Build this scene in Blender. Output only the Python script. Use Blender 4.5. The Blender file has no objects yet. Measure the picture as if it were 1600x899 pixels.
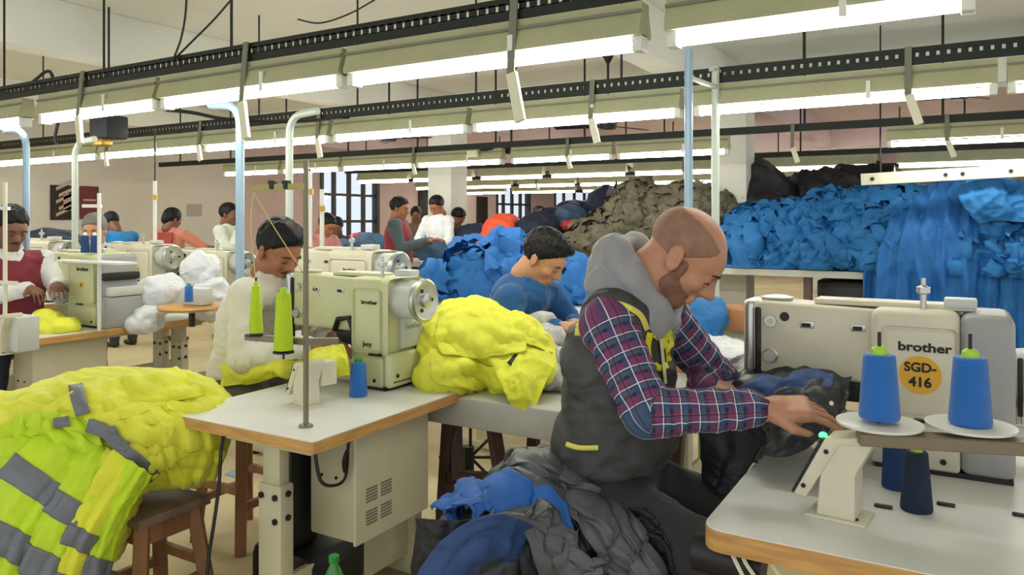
import bpy, bmesh, math, random
import numpy as np
from mathutils import Vector, Matrix, Euler

# ------------------------------------------------------------------ camera, world, exposure
CAM_H = 1.5; FPX = 1205.0; HOR = 340.0; ANG = math.radians(30.3)
scene = bpy.context.scene
cam_data = bpy.data.cameras.new('camera'); cam = bpy.data.objects.new('camera', cam_data)
scene.collection.objects.link(cam); scene.camera = cam
cam.location = (0, 0, CAM_H); cam.rotation_euler = (math.pi/2, 0, ANG)
cam_data.sensor_width = 36; cam_data.sensor_fit = 'HORIZONTAL'
cam_data.lens = FPX/1600*36; cam_data.shift_y = -(449.5-HOR)/1600
cam_data.clip_start = 0.05
scene.view_settings.view_transform = 'Standard'; scene.view_settings.look = 'None'
scene.view_settings.gamma = 1; scene.view_settings.exposure = 0.82
scene.view_settings.use_curve_mapping = False
world = bpy.data.worlds.new('world'); scene.world = world; world.use_nodes = True
bg = world.node_tree.nodes['Background']
bg.inputs[0].default_value = (0.93, 0.97, 1.0, 1); bg.inputs[1].default_value = .72
TUBE_E = 23.0
scene.cycles.max_bounces = 7; scene.cycles.diffuse_bounces = 4
scene.cycles.use_light_tree = True
scene.cycles.sample_clamp_indirect = 4.0
COL = scene.collection
R = math.radians
RT = np.array([math.cos(ANG), math.sin(ANG), 0]); FW = np.array([-math.sin(ANG), math.cos(ANG), 0])
# measuring helpers: where in the room a point of the photograph lies
def ray(px, py): return RT*(px-800)/FPX + FW + np.array([0, 0, -(py-HOR)/FPX])
def dp(px, py, d): return Vector(np.array([0, 0, CAM_H]) + ray(px, py)*d)        # at depth d
def gp(px, py, z): r = ray(px, py); return Vector(np.array([0, 0, CAM_H]) + r*(z-CAM_H)/r[2])   # on a level z
def yp(px, py, Y): r = ray(px, py); return Vector(np.array([0, 0, CAM_H]) + r*Y/r[1])          # on the plane y=Y

# ------------------------------------------------------------------ materials
def lin(c):
    return tuple(((v/255)/12.92 if v/255 <= .04045 else ((v/255+.055)/1.055)**2.4) for v in c)
MATS = {}
def mat(name, rgb, rough=.6, metal=0, var=.0, vs=6, bump=0, bs=60, emit=0, trans=0, stretch=None, spec=.5, sheen=0, alpha=1, fold=0, fs=5):
    if name in MATS: return MATS[name]
    m = bpy.data.materials.new(name); m.use_nodes = True; nt = m.node_tree; b = nt.nodes['Principled BSDF']
    c = lin(rgb); b.inputs['Base Color'].default_value = (*c, 1)
    b.inputs['Roughness'].default_value = rough; b.inputs['Metallic'].default_value = metal
    b.inputs['Specular IOR Level'].default_value = spec
    if sheen: b.inputs['Sheen Weight'].default_value = sheen
    if trans: b.inputs['Transmission Weight'].default_value = trans
    if emit: b.inputs['Emission Color'].default_value = (*c, 1); b.inputs['Emission Strength'].default_value = emit
    if var or bump:
        tc = nt.nodes.new('ShaderNodeTexCoord'); mp = nt.nodes.new('ShaderNodeMapping')
        nt.links.new(tc.outputs['Object'], mp.inputs[0])
        if stretch: mp.inputs['Scale'].default_value = stretch
    if var:
        n = nt.nodes.new('ShaderNodeTexNoise'); n.inputs['Scale'].default_value = vs; n.inputs['Detail'].default_value = 5
        nt.links.new(mp.outputs[0], n.inputs['Vector'])
        r = nt.nodes.new('ShaderNodeValToRGB')
        r.color_ramp.elements[0].position = .3; r.color_ramp.elements[1].position = .7
        r.color_ramp.elements[0].color = (*[v*(1-var) for v in c], 1)
        r.color_ramp.elements[1].color = (*[min(1, v*(1+var*.6)) for v in c], 1)
        nt.links.new(n.outputs['Fac'], r.inputs[0]); nt.links.new(r.outputs[0], b.inputs['Base Color'])
    if bump:
        n2 = nt.nodes.new('ShaderNodeTexNoise'); n2.inputs['Scale'].default_value = bs; n2.inputs['Detail'].default_value = 4
        nt.links.new(mp.outputs[0], n2.inputs['Vector'])
        bp = nt.nodes.new('ShaderNodeBump'); bp.inputs['Strength'].default_value = bump; bp.inputs['Distance'].default_value = .01
        nt.links.new(n2.outputs['Fac'], bp.inputs['Height']); nt.links.new(bp.outputs[0], b.inputs['Normal'])
    if fold:        # fine creases of cloth, too small to model
        tc2 = nt.nodes.new('ShaderNodeTexCoord'); n3 = nt.nodes.new('ShaderNodeTexNoise'); n3.noise_type = 'RIDGED_MULTIFRACTAL'
        n3.inputs['Scale'].default_value = fs; n3.inputs['Detail'].default_value = 3; n3.inputs['Distortion'].default_value = 1.2
        nt.links.new(tc2.outputs['Object'], n3.inputs['Vector'])
        b3 = nt.nodes.new('ShaderNodeBump'); b3.inputs['Strength'].default_value = fold; b3.inputs['Distance'].default_value = .02
        nt.links.new(n3.outputs['Fac'], b3.inputs['Height'])
        if bump: nt.links.new(b3.outputs[0], bp.inputs['Normal'])
        else: nt.links.new(b3.outputs[0], b.inputs['Normal'])
    MATS[name] = m; return m
def plaid_mat():
    m = bpy.data.materials.new('plaid_shirt'); m.use_nodes = True; nt = m.node_tree; b = nt.nodes['Principled BSDF']
    b.inputs['Roughness'].default_value = .85
    at = nt.nodes.new('ShaderNodeAttribute'); at.attribute_name = 'plaid'
    sp = nt.nodes.new('ShaderNodeSeparateXYZ'); nt.links.new(at.outputs['Vector'], sp.inputs[0])
    def band(src, freq, ph, lo):
        mu = nt.nodes.new('ShaderNodeMath'); mu.operation = 'MULTIPLY_ADD'; mu.inputs[1].default_value = freq; mu.inputs[2].default_value = ph
        nt.links.new(src, mu.inputs[0])
        fr = nt.nodes.new('ShaderNodeMath'); fr.operation = 'FRACT'; nt.links.new(mu.outputs[0], fr.inputs[0])
        g = nt.nodes.new('ShaderNodeMath'); g.operation = 'LESS_THAN'; g.inputs[1].default_value = lo; nt.links.new(fr.outputs[0], g.inputs[0])
        return g.outputs[0]
    def mix(fac, a, bcol, k):
        mx = nt.nodes.new('ShaderNodeMix'); mx.data_type = 'RGBA'
        f = nt.nodes.new('ShaderNodeMath'); f.operation = 'MULTIPLY'; f.inputs[1].default_value = k; nt.links.new(fac, f.inputs[0])
        nt.links.new(f.outputs[0], mx.inputs[0])
        if isinstance(a, tuple): mx.inputs[6].default_value = (*a, 1)
        else: nt.links.new(a, mx.inputs[6])
        mx.inputs[7].default_value = (*bcol, 1)
        return mx.outputs[2]
    u, v = sp.outputs[0], sp.outputs[1]
    c = mix(band(u, 22, .1, .42), lin((38, 38, 58)), lin((140, 66, 116)), .55)
    c = mix(band(v, 22, .3, .42), c, lin((140, 66, 110)), .35)
    c = mix(band(u, 22, .55, .25), c, lin((62, 92, 124)), .8)
    c = mix(band(v, 22, .75, .22), c, lin((46, 72, 110)), .7)
    c = mix(band(u, 22, .68, .055), c, lin((222, 222, 225)), .85)
    c = mix(band(v, 22, .82, .055), c, lin((222, 222, 225)), .8)
    c = mix(band(v, 22, .2, .05), c, lin((20, 20, 30)), .8)
    nt.links.new(c, b.inputs['Base Color']); return m

# ------------------------------------------------------------------ objects
OFF = {}; WF = set()     # base of each thing, and which parts were written in room coordinates
def setp(o, label=None, cat=None, group=None, kind=None):
    if label: o['label'] = label
    if cat: o['category'] = cat
    if group: o['group'] = group
    if kind: o['kind'] = kind
    return o
def thing(name, label, cat, loc=(0, 0, 0), rz=0, group=None, scale=1):
    o = bpy.data.objects.new(name, None); COL.objects.link(o); o.empty_display_size = .1
    o.location = loc; o.rotation_euler = (0, 0, rz); o.scale = (scale,)*3
    OFF[o.name] = Vector(loc)
    return setp(o, label, cat, group)
def link(name, me, m=None, parent=None, world=False, smooth=True, ang=35, label=None):
    if m:
        me.materials.clear()
        for q in (m if isinstance(m, (list, tuple)) else [m]): me.materials.append(q)
    o = bpy.data.objects.new(name, me); COL.objects.link(o)
    off = OFF.get(parent.name, Vector((0, 0, 0))) if parent else Vector((0, 0, 0))
    if parent and parent.name in WF: world = True
    if world and parent: WF.add(o.name)
    if world and parent: me.transform(Matrix.Translation(-off))
    if parent: o.parent = parent; OFF[o.name] = off
    if smooth and len(me.polygons):
        me.polygons.foreach_set('use_smooth', [True]*len(me.polygons))
        if ang < 180: me.set_sharp_from_angle(angle=R(ang))
    if label: o['label'] = label
    return o
def raw(name, V, F, m=None, parent=None, world=False, smooth=True, ang=35, label=None, mi=None):
    me = bpy.data.meshes.new(name)
    V = np.asarray(V, dtype=np.float32); F = np.asarray(F)
    if F.ndim == 2:
        n = F.shape[1]; me.vertices.add(len(V)); me.vertices.foreach_set('co', V.ravel())
        me.loops.add(F.size); me.loops.foreach_set('vertex_index', F.astype(np.int32).ravel())
        me.polygons.add(len(F)); me.polygons.foreach_set('loop_start', np.arange(0, F.size, n, dtype=np.int32))
        me.update(calc_edges=True)
    else: me.from_pydata([tuple(v) for v in V], [], [tuple(f) for f in F])
    o = link(name, me, m, parent, world, smooth, ang, label)
    if mi is not None: me.polygons.foreach_set('material_index', np.asarray(mi, dtype=np.int32))
    return o
def copy_tree(o, parent=None):
    c = o.copy(); COL.objects.link(c)
    if parent: c.parent = parent
    OFF[c.name] = OFF.get(o.name, Vector((0, 0, 0)))
    for ch in list(o.children): copy_tree(ch, c)
    return c

class MB:
    def __init__(s): s.bm = bmesh.new()
    def _add(s, b, M=None):
        if M is not None: bmesh.ops.transform(b, matrix=M, verts=b.verts)
        me = bpy.data.meshes.new('t'); b.to_mesh(me); b.free(); s.bm.from_mesh(me); bpy.data.meshes.remove(me); return s
    def box(s, x0, y0, z0, x1, y1, z1, bev=0, seg=2, M=None, taper=None):
        b = bmesh.new(); bmesh.ops.create_cube(b, size=1)
        for v in b.verts:
            v.co = Vector(((x0+x1)/2+v.co.x*(x1-x0), (y0+y1)/2+v.co.y*(y1-y0), (z0+z1)/2+v.co.z*(z1-z0)))
        if taper:
            cx, cy = (x0+x1)/2, (y0+y1)/2
            for v in b.verts:
                if v.co.z > (z0+z1)/2: v.co.x = cx+(v.co.x-cx)*taper; v.co.y = cy+(v.co.y-cy)*taper
        if bev: bmesh.ops.bevel(b, geom=b.edges[:], offset=bev, segments=seg, profile=.5, affect='EDGES')
        return s._add(b, M)
    def beam(s, a, c, w, h, bev=0, up=(0, 0, 1)):
        a = Vector(a); c = Vector(c); d = c-a; L = d.length; x = d.normalized(); y = Vector(up).cross(x)
        if y.length < 1e-4: y = Vector((0, 1, 0)).cross(x)
        y.normalize(); z = x.cross(y)
        M = Matrix((x, y, z)).transposed().to_4x4(); M.translation = a
        return s.box(0, -w/2, -h/2, L, w/2, h/2, bev, 1, M)
    def cyl(s, a, c, r, r2=None, n=16):
        a = Vector(a); c = Vector(c); d = c-a; b = bmesh.new()
        bmesh.ops.create_cone(b, cap_ends=True, segments=n, radius1=r, radius2=r if r2 is None else r2, depth=d.length)
        q = Vector((0, 0, 1)).rotation_difference(d.normalized()).to_matrix().to_4x4(); q.translation = (a+c)/2
        return s._add(b, q)
    def lathe(s, c, prof, n=20, M=None):
        b = bmesh.new(); rings = []
        for r, z in prof:
            rings.append([b.verts.new((c[0]+r*math.cos(2*math.pi*i/n), c[1]+r*math.sin(2*math.pi*i/n), c[2]+z)) for i in range(n)])
        for p, q in zip(rings, rings[1:]):
            for i in range(n): b.faces.new((p[i], p[(i+1) % n], q[(i+1) % n], q[i]))
        b.faces.new(rings[0][::-1]); b.faces.new(rings[-1])
        return s._add(b, M)
    def tube(s, pts, r, n=8, closed=False):
        pts = [Vector(p) for p in pts]; b = bmesh.new(); rings = []; up = None; N = len(pts)
        for i, p in enumerate(pts):
            t = (pts[min(i+1, N-1)]-pts[max(i-1, 0)]).normalized()
            if up is None: up = t.orthogonal().normalized()
            up = (up - t*up.dot(t)).normalized(); sd = t.cross(up)
            rr = r[i] if isinstance(r, (list, tuple)) else r
            rings.append([b.verts.new(p+(up*math.cos(2*math.pi*k/n)+sd*math.sin(2*math.pi*k/n))*rr) for k in range(n)])
        for p, q in zip(rings, rings[1:]):
            for i in range(n): b.faces.new((p[i], p[(i+1) % n], q[(i+1) % n], q[i]))
        b.faces.new(rings[0][::-1]); b.faces.new(rings[-1])
        return s._add(b)
    def prism(s, poly, d0, d1, ax='y', bev=0, M=None, seg=2):
        b = bmesh.new()
        def P(u, v, d): return {'y': (u, d, v), 'x': (d, u, v), 'z': (u, v, d)}[ax]
        A = [b.verts.new(P(u, v, d0)) for u, v in poly]; B = [b.verts.new(P(u, v, d1)) for u, v in poly]; n = len(poly)
        b.faces.new(A); b.faces.new(B[::-1])
        for i in range(n): b.faces.new((A[(i+1) % n], A[i], B[i], B[(i+1) % n]))
        bmesh.ops.recalc_face_normals(b, faces=b.faces)
        if bev: bmesh.ops.bevel(b, geom=b.edges[:], offset=bev, segments=seg, profile=.5, affect='EDGES')
        return s._add(b, M)
    def strip(s, pts, w, t, side):          # flat bent strap
        side = Vector(side).normalized()
        for a, c in zip(pts, pts[1:]):
            s.beam(a, c, w, t, up=(Vector(c)-Vector(a)).cross(side))
        return s
    def build(s, name, m, parent=None, world=False, smooth=True, ang=35, label=None, M=None):
        if M is not None: bmesh.ops.transform(s.bm, matrix=M, verts=s.bm.verts)
        me = bpy.data.meshes.new(name); s.bm.to_mesh(me); s.bm.free()
        return link(name, me, m, parent, world, smooth, ang, label)

def lettering(txt, width, m, parent, M, name='lettering', bold=.0, depth=.0015, world=False, font_scale_y=1):
    cu = bpy.data.curves.new('t', 'FONT'); cu.body = txt; cu.align_x = 'CENTER'; cu.align_y = 'CENTER'; cu.extrude = .02; cu.offset = bold
    cu.resolution_u = 3
    t = bpy.data.objects.new('t', cu); COL.objects.link(t)
    dg = bpy.context.evaluated_depsgraph_get(); me = bpy.data.meshes.new_from_object(t.evaluated_get(dg))
    bpy.data.objects.remove(t)
    xs = [v.co.x for v in me.vertices]; k = width/(max(xs)-min(xs))
    me.transform(M @ Matrix.Diagonal((k, k*font_scale_y, depth/.02, 1)))
    me.name = name
    return link(name, me, m, parent, world, False)
def M_front(x, y, z): # text on a face that looks to -Y
    return Matrix.Translation((x, y, z)) @ Matrix.Rotation(R(90), 4, 'X')
def M_end(x, y, z):   # text on a face that looks to +X
    return Matrix.Translation((x, y, z)) @ Matrix.Rotation(R(90), 4, 'Z') @ Matrix.Rotation(R(90), 4, 'X')

# ------------------------------------------------------------------ numpy noise and implicit surfaces
def _h(ix, iy, iz, s):
    n = (ix.astype(np.int64)*73856093) ^ (iy.astype(np.int64)*19349663) ^ (iz.astype(np.int64)*83492791) ^ (s*2654435)
    n = (n ^ (n >> 13))*1274126177 & 0x7fffffff
    return ((n ^ (n >> 16)) & 0xffff).astype(np.float32)/65535.0*2-1
def noise(P, seed=0):
    P = np.asarray(P, dtype=np.float32); i = np.floor(P).astype(np.int64); f = P-i; u = f*f*f*(f*(f*6-15)+10)
    out = np.zeros(len(P), np.float32)
    for a in (0, 1):
        for b in (0, 1):
            for c in (0, 1):
                ix, iy, iz = i[:, 0]+a, i[:, 1]+b, i[:, 2]+c
                g = _h(ix, iy, iz, seed)*(f[:, 0]-a)+_h(ix, iy, iz, seed+11)*(f[:, 1]-b)+_h(ix, iy, iz, seed+23)*(f[:, 2]-c)
                w = (u[:, 0] if a else 1-u[:, 0])*(u[:, 1] if b else 1-u[:, 1])*(u[:, 2] if c else 1-u[:, 2])
                out += w*g
    return out*1.3
def crumple(P, f, seed=0, octv=3, warp=.5):
    q = np.asarray(P, dtype=np.float32)*f
    w = np.stack([noise(q*.7+5, seed+1), noise(q*.7+17, seed+2), noise(q*.7+31, seed+3)], 1)
    q = q+w*warp; s = np.zeros(len(q), np.float32); a = 1.0
    for o in range(octv):
        s += a*(1-2.6*np.sqrt(noise(q, seed+o*7)**2+.0006)); q = q*1.93+3.1; a *= .46
    return s
def asym(ph): return np.sin(ph+.75*np.sin(ph+.6))*.7+.3*(1-2*np.abs(np.sin(ph*.5+.4))**.9)
def folds(P, dr, freq, seed=0, warp=1.9, wf=.8):     # long drapery folds
    P = np.asarray(P, np.float32); ph = (P@np.array(dr, np.float32))*freq*2*math.pi+warp*noise(P*wf*2, seed+2)*2+.8*noise(P*wf*6, seed+4)
    a = np.clip(.75+.9*noise(P*wf*2.6+9, seed+6), .1, 1.4)
    return (asym(ph)*a).astype(np.float32)
def surfnets(f, lo, h):
    s = f < 0
    n = sum(s[a:s.shape[0]-1+a, b:s.shape[1]-1+b, c:s.shape[2]-1+c].astype(np.uint8) for a in (0, 1) for b in (0, 1) for c in (0, 1))
    idx = np.argwhere((n > 0) & (n < 8)); vid = np.full(n.shape, -1, np.int32); vid[tuple(idx.T)] = np.arange(len(idx))
    cs = [(a, b, c) for a in (0, 1) for b in (0, 1) for c in (0, 1)]
    val = np.stack([f[idx[:, 0]+a, idx[:, 1]+b, idx[:, 2]+c] for a, b, c in cs], 1)
    acc = np.zeros((len(idx), 3), np.float32); cnt = np.zeros(len(idx), np.float32)
    for p in range(8):
        for q in range(p+1, 8):
            d = np.abs(np.array(cs[p])-np.array(cs[q]))
            if d.sum() != 1: continue
            A, B = val[:, p], val[:, q]; m = (A < 0) != (B < 0); t = np.where(m, A/np.where(m, A-B, 1), 0)[:, None]
            pos = np.array(cs[p])+t*(np.array(cs[q])-np.array(cs[p])); acc += np.where(m[:, None], pos, 0); cnt += m
    V = (idx+acc/cnt[:, None])*h+lo
    F = []
    for ax in range(3):
        o = [0, 1, 2]; o.remove(ax); b, c = o
        sl0 = [slice(None)]*3; sl1 = [slice(None)]*3
        sl0[ax] = slice(0, -1); sl1[ax] = slice(1, None)
        A, B = s[tuple(sl0)], s[tuple(sl1)]; e = np.argwhere(A != B)
        e = e[(e[:, b] > 0) & (e[:, c] > 0) & (e[:, b] < s.shape[b]-1) & (e[:, c] < s.shape[c]-1)]
        def cell(db, dc):
            q = e.copy(); q[:, b] -= db; q[:, c] -= dc; return vid[tuple(q.T)]
        Q = np.stack([cell(1, 1), cell(0, 1), cell(0, 0), cell(1, 0)], 1)
        flip = ~A[tuple(e.T)]
        if ax == 1: flip = ~flip
        Q[flip] = Q[flip][:, ::-1]; F.append(Q)
    F = np.concatenate(F); F = F[(F >= 0).all(1)]
    return V.astype(np.float32), F
def vnormals(V, F):
    n = np.cross(V[F[:, 2]]-V[F[:, 0]], V[F[:, 3]]-V[F[:, 1]]); N = np.zeros_like(V)
    for k in range(4): np.add.at(N, F[:, k], n)
    return N/(np.linalg.norm(N, axis=1, keepdims=True)+1e-9)
class SD:
    def __init__(s, lo, hi, h):
        s.lo = np.array(lo, np.float32); s.h = h
        n = np.ceil((np.array(hi)-s.lo)/h).astype(int)+1
        s.ax = [s.lo[i]+h*np.arange(n[i], dtype=np.float32) for i in range(3)]
        s.f = np.full(tuple(n), .5, np.float32); s.Rm = np.eye(3); s.t = np.zeros(3); s.sc = 1.0
    def frame(s, Rm=None, t=(0, 0, 0), sc=1.0): s.Rm = np.eye(3) if Rm is None else np.array(Rm); s.t = np.array(t, float); s.sc = sc
    def w(s, p): return s.Rm @ (np.array(p, float)*s.sc)+s.t
    def _loc(s, lo, hi):
        sl = []
        for i in range(3):
            a = np.searchsorted(s.ax[i], lo[i]); b = np.searchsorted(s.ax[i], hi[i]); sl.append(slice(a, b))
        if any(q.stop <= q.start for q in sl): return None, None
        X, Y, Z = s.ax[0][sl[0]][:, None, None], s.ax[1][sl[1]][None, :, None], s.ax[2][sl[2]][None, None, :]
        return tuple(sl), (X, Y, Z)
    def _op(s, sl, d, k, op):
        g = s.f[sl]
        if op == 'u':
            hh = np.maximum(k-np.abs(g-d), 0)/k if k > 0 else 0; s.f[sl] = np.minimum(g, d)-hh*hh*k*.25
        elif op == 's':
            d = -d; hh = np.maximum(k-np.abs(g-d), 0)/k if k > 0 else 0; s.f[sl] = np.maximum(g, d)+hh*hh*k*.25
    def cap(s, a, b, ra, rb=None, k=.02, op='u'):
        rb = ra if rb is None else rb; a = s.w(a); b = s.w(b); ra *= s.sc; rb *= s.sc
        m = max(ra, rb)+max(k, 3*s.h); sl, P = s._loc(np.minimum(a, b)-m, np.maximum(a, b)+m)
        if sl is None: return s
        ba = b-a; L = max(float(ba @ ba), 1e-9)
        t = np.clip(((P[0]-a[0])*ba[0]+(P[1]-a[1])*ba[1]+(P[2]-a[2])*ba[2])/L, 0, 1)
        d = np.sqrt((P[0]-a[0]-t*ba[0])**2+(P[1]-a[1]-t*ba[1])**2+(P[2]-a[2]-t*ba[2])**2)-(ra+(rb-ra)*t)
        s._op(sl, d.astype(np.float32), k, op); return s
    def ell(s, c, r, Rl=None, k=.02, op='u'):
        c = s.w(c); r = np.array(r, float)*s.sc; Q = s.Rm if Rl is None else s.Rm @ np.array(Rl)
        m = max(r)+max(k, 3*s.h); sl, P = s._loc(c-m, c+m)
        if sl is None: return s
        D = [P[i]-c[i] for i in range(3)]; L = [sum(D[i]*Q[i, j] for i in range(3)) for j in range(3)]
        k0 = np.sqrt(sum((L[j]/r[j])**2 for j in range(3))); k1 = np.sqrt(sum((L[j]/r[j]**2)**2 for j in range(3)))+1e-6
        s._op(sl, (k0*(k0-1)/k1).astype(np.float32), k, op); return s
    def box(s, c, hsz, rad=.01, Rl=None, k=.02, op='u'):
        c = s.w(c); b = np.array(hsz, float)*s.sc-rad; Q = s.Rm if Rl is None else s.Rm @ np.array(Rl)
        m = np.linalg.norm(b)+rad+max(k, 3*s.h); sl, P = s._loc(c-m, c+m)
        if sl is None: return s
        D = [P[i]-c[i] for i in range(3)]; L = [np.abs(sum(D[i]*Q[i, j] for i in range(3)))-b[j] for j in range(3)]
        d = np.sqrt(sum(np.maximum(q, 0)**2 for q in L))+np.minimum(np.maximum(np.maximum(L[0], L[1]), L[2]), 0)-rad
        s._op(sl, d.astype(np.float32), k, op); return s
    def cut(s, p, n, k=0):      # removes the side the normal points to
        p = s.w(p); n = s.Rm @ np.array(n, float); n /= np.linalg.norm(n)
        d = (s.ax[0]-p[0])[:, None, None]*n[0]+(s.ax[1]-p[1])[None, :, None]*n[1]+(s.ax[2]-p[2])[None, None, :]*n[2]
        s.f = np.maximum(s.f, d.astype(np.float32)); return s
    def mesh(s):
        s.f[0] = s.f[-1] = .5; s.f[:, 0] = s.f[:, -1] = .5; s.f[:, :, 0] = s.f[:, :, -1] = .5
        return surfnets(s.f, s.lo, s.h)
def relax(V, F, it=1, a=.5):
    E = np.concatenate([F[:, [0, 1]], F[:, [1, 2]], F[:, [2, 3]], F[:, [3, 0]]])
    for _ in range(it):
        S = np.zeros_like(V); C = np.zeros(len(V), np.float32)
        for p, q in ((0, 1), (1, 0)):
            np.add.at(S, E[:, p], V[E[:, q]]); np.add.at(C, E[:, p], 1)
        V = V*(1-a)+a*S/np.maximum(C, 1)[:, None]
    return V
# ------------------------------------------------------------------ palette
M = dict(
 wall=mat('wall_paint', (218, 211, 198), .9, var=.06, vs=1.2), pink=mat('pink_paint', (210, 186, 178), .9, var=.07, vs=1.5),
 ceil=mat('ceiling_paint', (240, 240, 230), .9, var=.06, vs=.8), ceilp=mat('pink_ceiling_paint', (210, 190, 190), .9, var=.06, vs=.8),
 colm=mat('column_paint', (214, 212, 200), .85, var=.05, vs=3), floor=mat('floor_concrete', (208, 192, 152), .75, var=.22, vs=1.7, bump=.1, bs=25),
 steel=mat('black_steel', (34, 38, 33), .5, .4), tray=mat('tray_enamel', (170, 170, 132), .45, var=.08, vs=8),
 tube=mat('lit_tube', (255, 255, 250), .5, emit=TUBE_E), white=mat('white_plastic', (228, 228, 220), .4), 
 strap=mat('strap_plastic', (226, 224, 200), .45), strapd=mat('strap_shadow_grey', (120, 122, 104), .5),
 blue_post=mat('blue_grey_post', (150, 176, 196), .4, .2), post=mat('pale_post', (200, 208, 196), .4, .2),
 cream=mat('machine_cream', (214, 208, 184), .38, var=.05, vs=9), mgrey=mat('machine_grey', (160, 160, 158), .4, var=.05, vs=9),
 lgrey=mat('machine_light_grey', (200, 203, 198), .4), green=mat('machine_olive_cream', (205, 206, 160), .4, var=.04, vs=9),
 black=mat('black_plastic', (18, 18, 20), .45), dark=mat('dark_metal', (52, 52, 48), .45, .6, var=.2, vs=30),
 chrome=mat('chrome', (196, 196, 190), .32, .85), brass=mat('brass', (190, 150, 70), .35, .8),
 lam=mat('white_laminate', (226, 226, 222), .35, var=.04, vs=5), edge=mat('wood_edge', (200, 152, 88), .5, var=.25, vs=9, stretch=(1, 1, 8)),
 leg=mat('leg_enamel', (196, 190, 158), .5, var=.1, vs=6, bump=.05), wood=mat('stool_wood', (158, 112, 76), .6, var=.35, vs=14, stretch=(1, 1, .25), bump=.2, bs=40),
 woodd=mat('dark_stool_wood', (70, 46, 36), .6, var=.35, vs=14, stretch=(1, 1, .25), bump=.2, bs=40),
 woodtop=mat('stool_seat_wood', (140, 116, 98), .55, var=.4, vs=10, stretch=(.3, 2, 1), bump=.25, bs=35),
 yellow=mat('sticker_yellow', (226, 172, 50), .5), ink=mat('ink', (24, 22, 20), .6), embos=mat('embossed_grey', (170, 172, 168), .4),
 cblue=mat('thread_blue', (20, 108, 196), .75, bump=.5, bs=300, stretch=(.05, .05, 3), sheen=.3), cnavy=mat('thread_navy', (30, 66, 118), .75, bump=.5, bs=300, stretch=(.05, .05, 3)),
 cdark=mat('thread_dark_navy', (28, 42, 66), .8, bump=.5, bs=300, stretch=(.05, .05, 3)), clime=mat('thread_lime', (196, 226, 40), .75, bump=.5, bs=300, stretch=(.05, .05, 3)),
 lime=mat('cone_tip_lime', (170, 214, 60), .5), glow=mat('green_lamp', (60, 230, 110), .4, emit=2.5), bluep=mat('cone_base_blue', (40, 90, 190), .5),
 glass=mat('bottle_green', (120, 215, 130), .08, trans=.85), cap=mat('cap_green', (30, 140, 50), .4),
 cable=mat('black_cable', (22, 22, 22), .5), pane=mat('window_pane', (225, 232, 238), .05, trans=1), frame=mat('window_frame', (58, 56, 52), .5),
 redp=mat('poster_red', (110, 44, 44), .7), postk=mat('poster_black', (38, 32, 28), .7), postp=mat('poster_stripe', (196, 170, 140), .7),
 thread=mat('thread_line', (214, 200, 120), .7), led=mat('rail_slot', (226, 226, 210), .5),
)

# ------------------------------------------------------------------ the setting
WX = -12.0; YB = 31.0; ZC = 3.3
def struct(name, mb, m): o = mb.build(name, m); o['kind'] = 'structure'; return o
struct('floor', MB().box(WX, -3, -.1, 9, YB, 0), M['floor'])
struct('ceiling', MB().box(WX, -1.5, ZC, 9, 9.4, ZC+.15), M['ceil'])
struct('ceiling', MB().box(WX, 9.4, ZC, 9, YB, ZC+.15), M['ceilp'])
for x in (-10.8, -6.6, -2.4, 1.8, 6.0):
    struct('trim_1', MB().box(x-.15, -1.5, 2.87, x+.15, 9.2, ZC, .01), M['ceil'])
    struct('trim_2', MB().box(x-.15, 9.6, 2.87, x+.15, YB, ZC, .01), M['ceilp'])
for y, mm in ((9.2, 'ceil'), (16.5, 'ceilp'), (23.5, 'ceilp')): struct('trim_3', MB().box(WX, y, 2.87, 9, y+.4, ZC, .01), M[mm])
for i, (x, y) in enumerate(((-6.6, 9.4), (-2.4, 9.4), (-6.6, 16.7), (-2.4, 16.7))):
    o = struct('trim_4', MB().box(x-.21, y-.21, 0, x+.21, y+.21, 2.9, .012), M['colm'])
struct('wall_back', MB().box(WX, YB, 0, 9, YB+.2, ZC), M['pink'])
def wpos(px): a = math.atan((px-800)/FPX)-ANG; return WX/math.tan(a)      # where a column of the photo meets the left wall
WIN = [(wpos(500), wpos(592), .85, 2.72), (wpos(775), wpos(828), .85, 2.55), (wpos(866), wpos(930), .9, 2.5)]
def wall_run(y0, y1, m, wins):
    y = y0
    for a, b, z0, z1 in wins:
        if a < y0 or b > y1: continue
        struct('wall_left', MB().box(WX-.2, y, 0, WX, a, ZC), m)
        struct('wall_left', MB().box(WX-.2, a, 0, WX, b, z0), m); struct('wall_left', MB().box(WX-.2, a, z1, WX, b, ZC), m); y = b
    struct('wall_left', MB().box(WX-.2, y, 0, WX, y1, ZC), m)
ys = wpos(378)
wall_run(-3, ys, M['wall'], []); wall_run(ys, YB, M['pink'], WIN)
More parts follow.
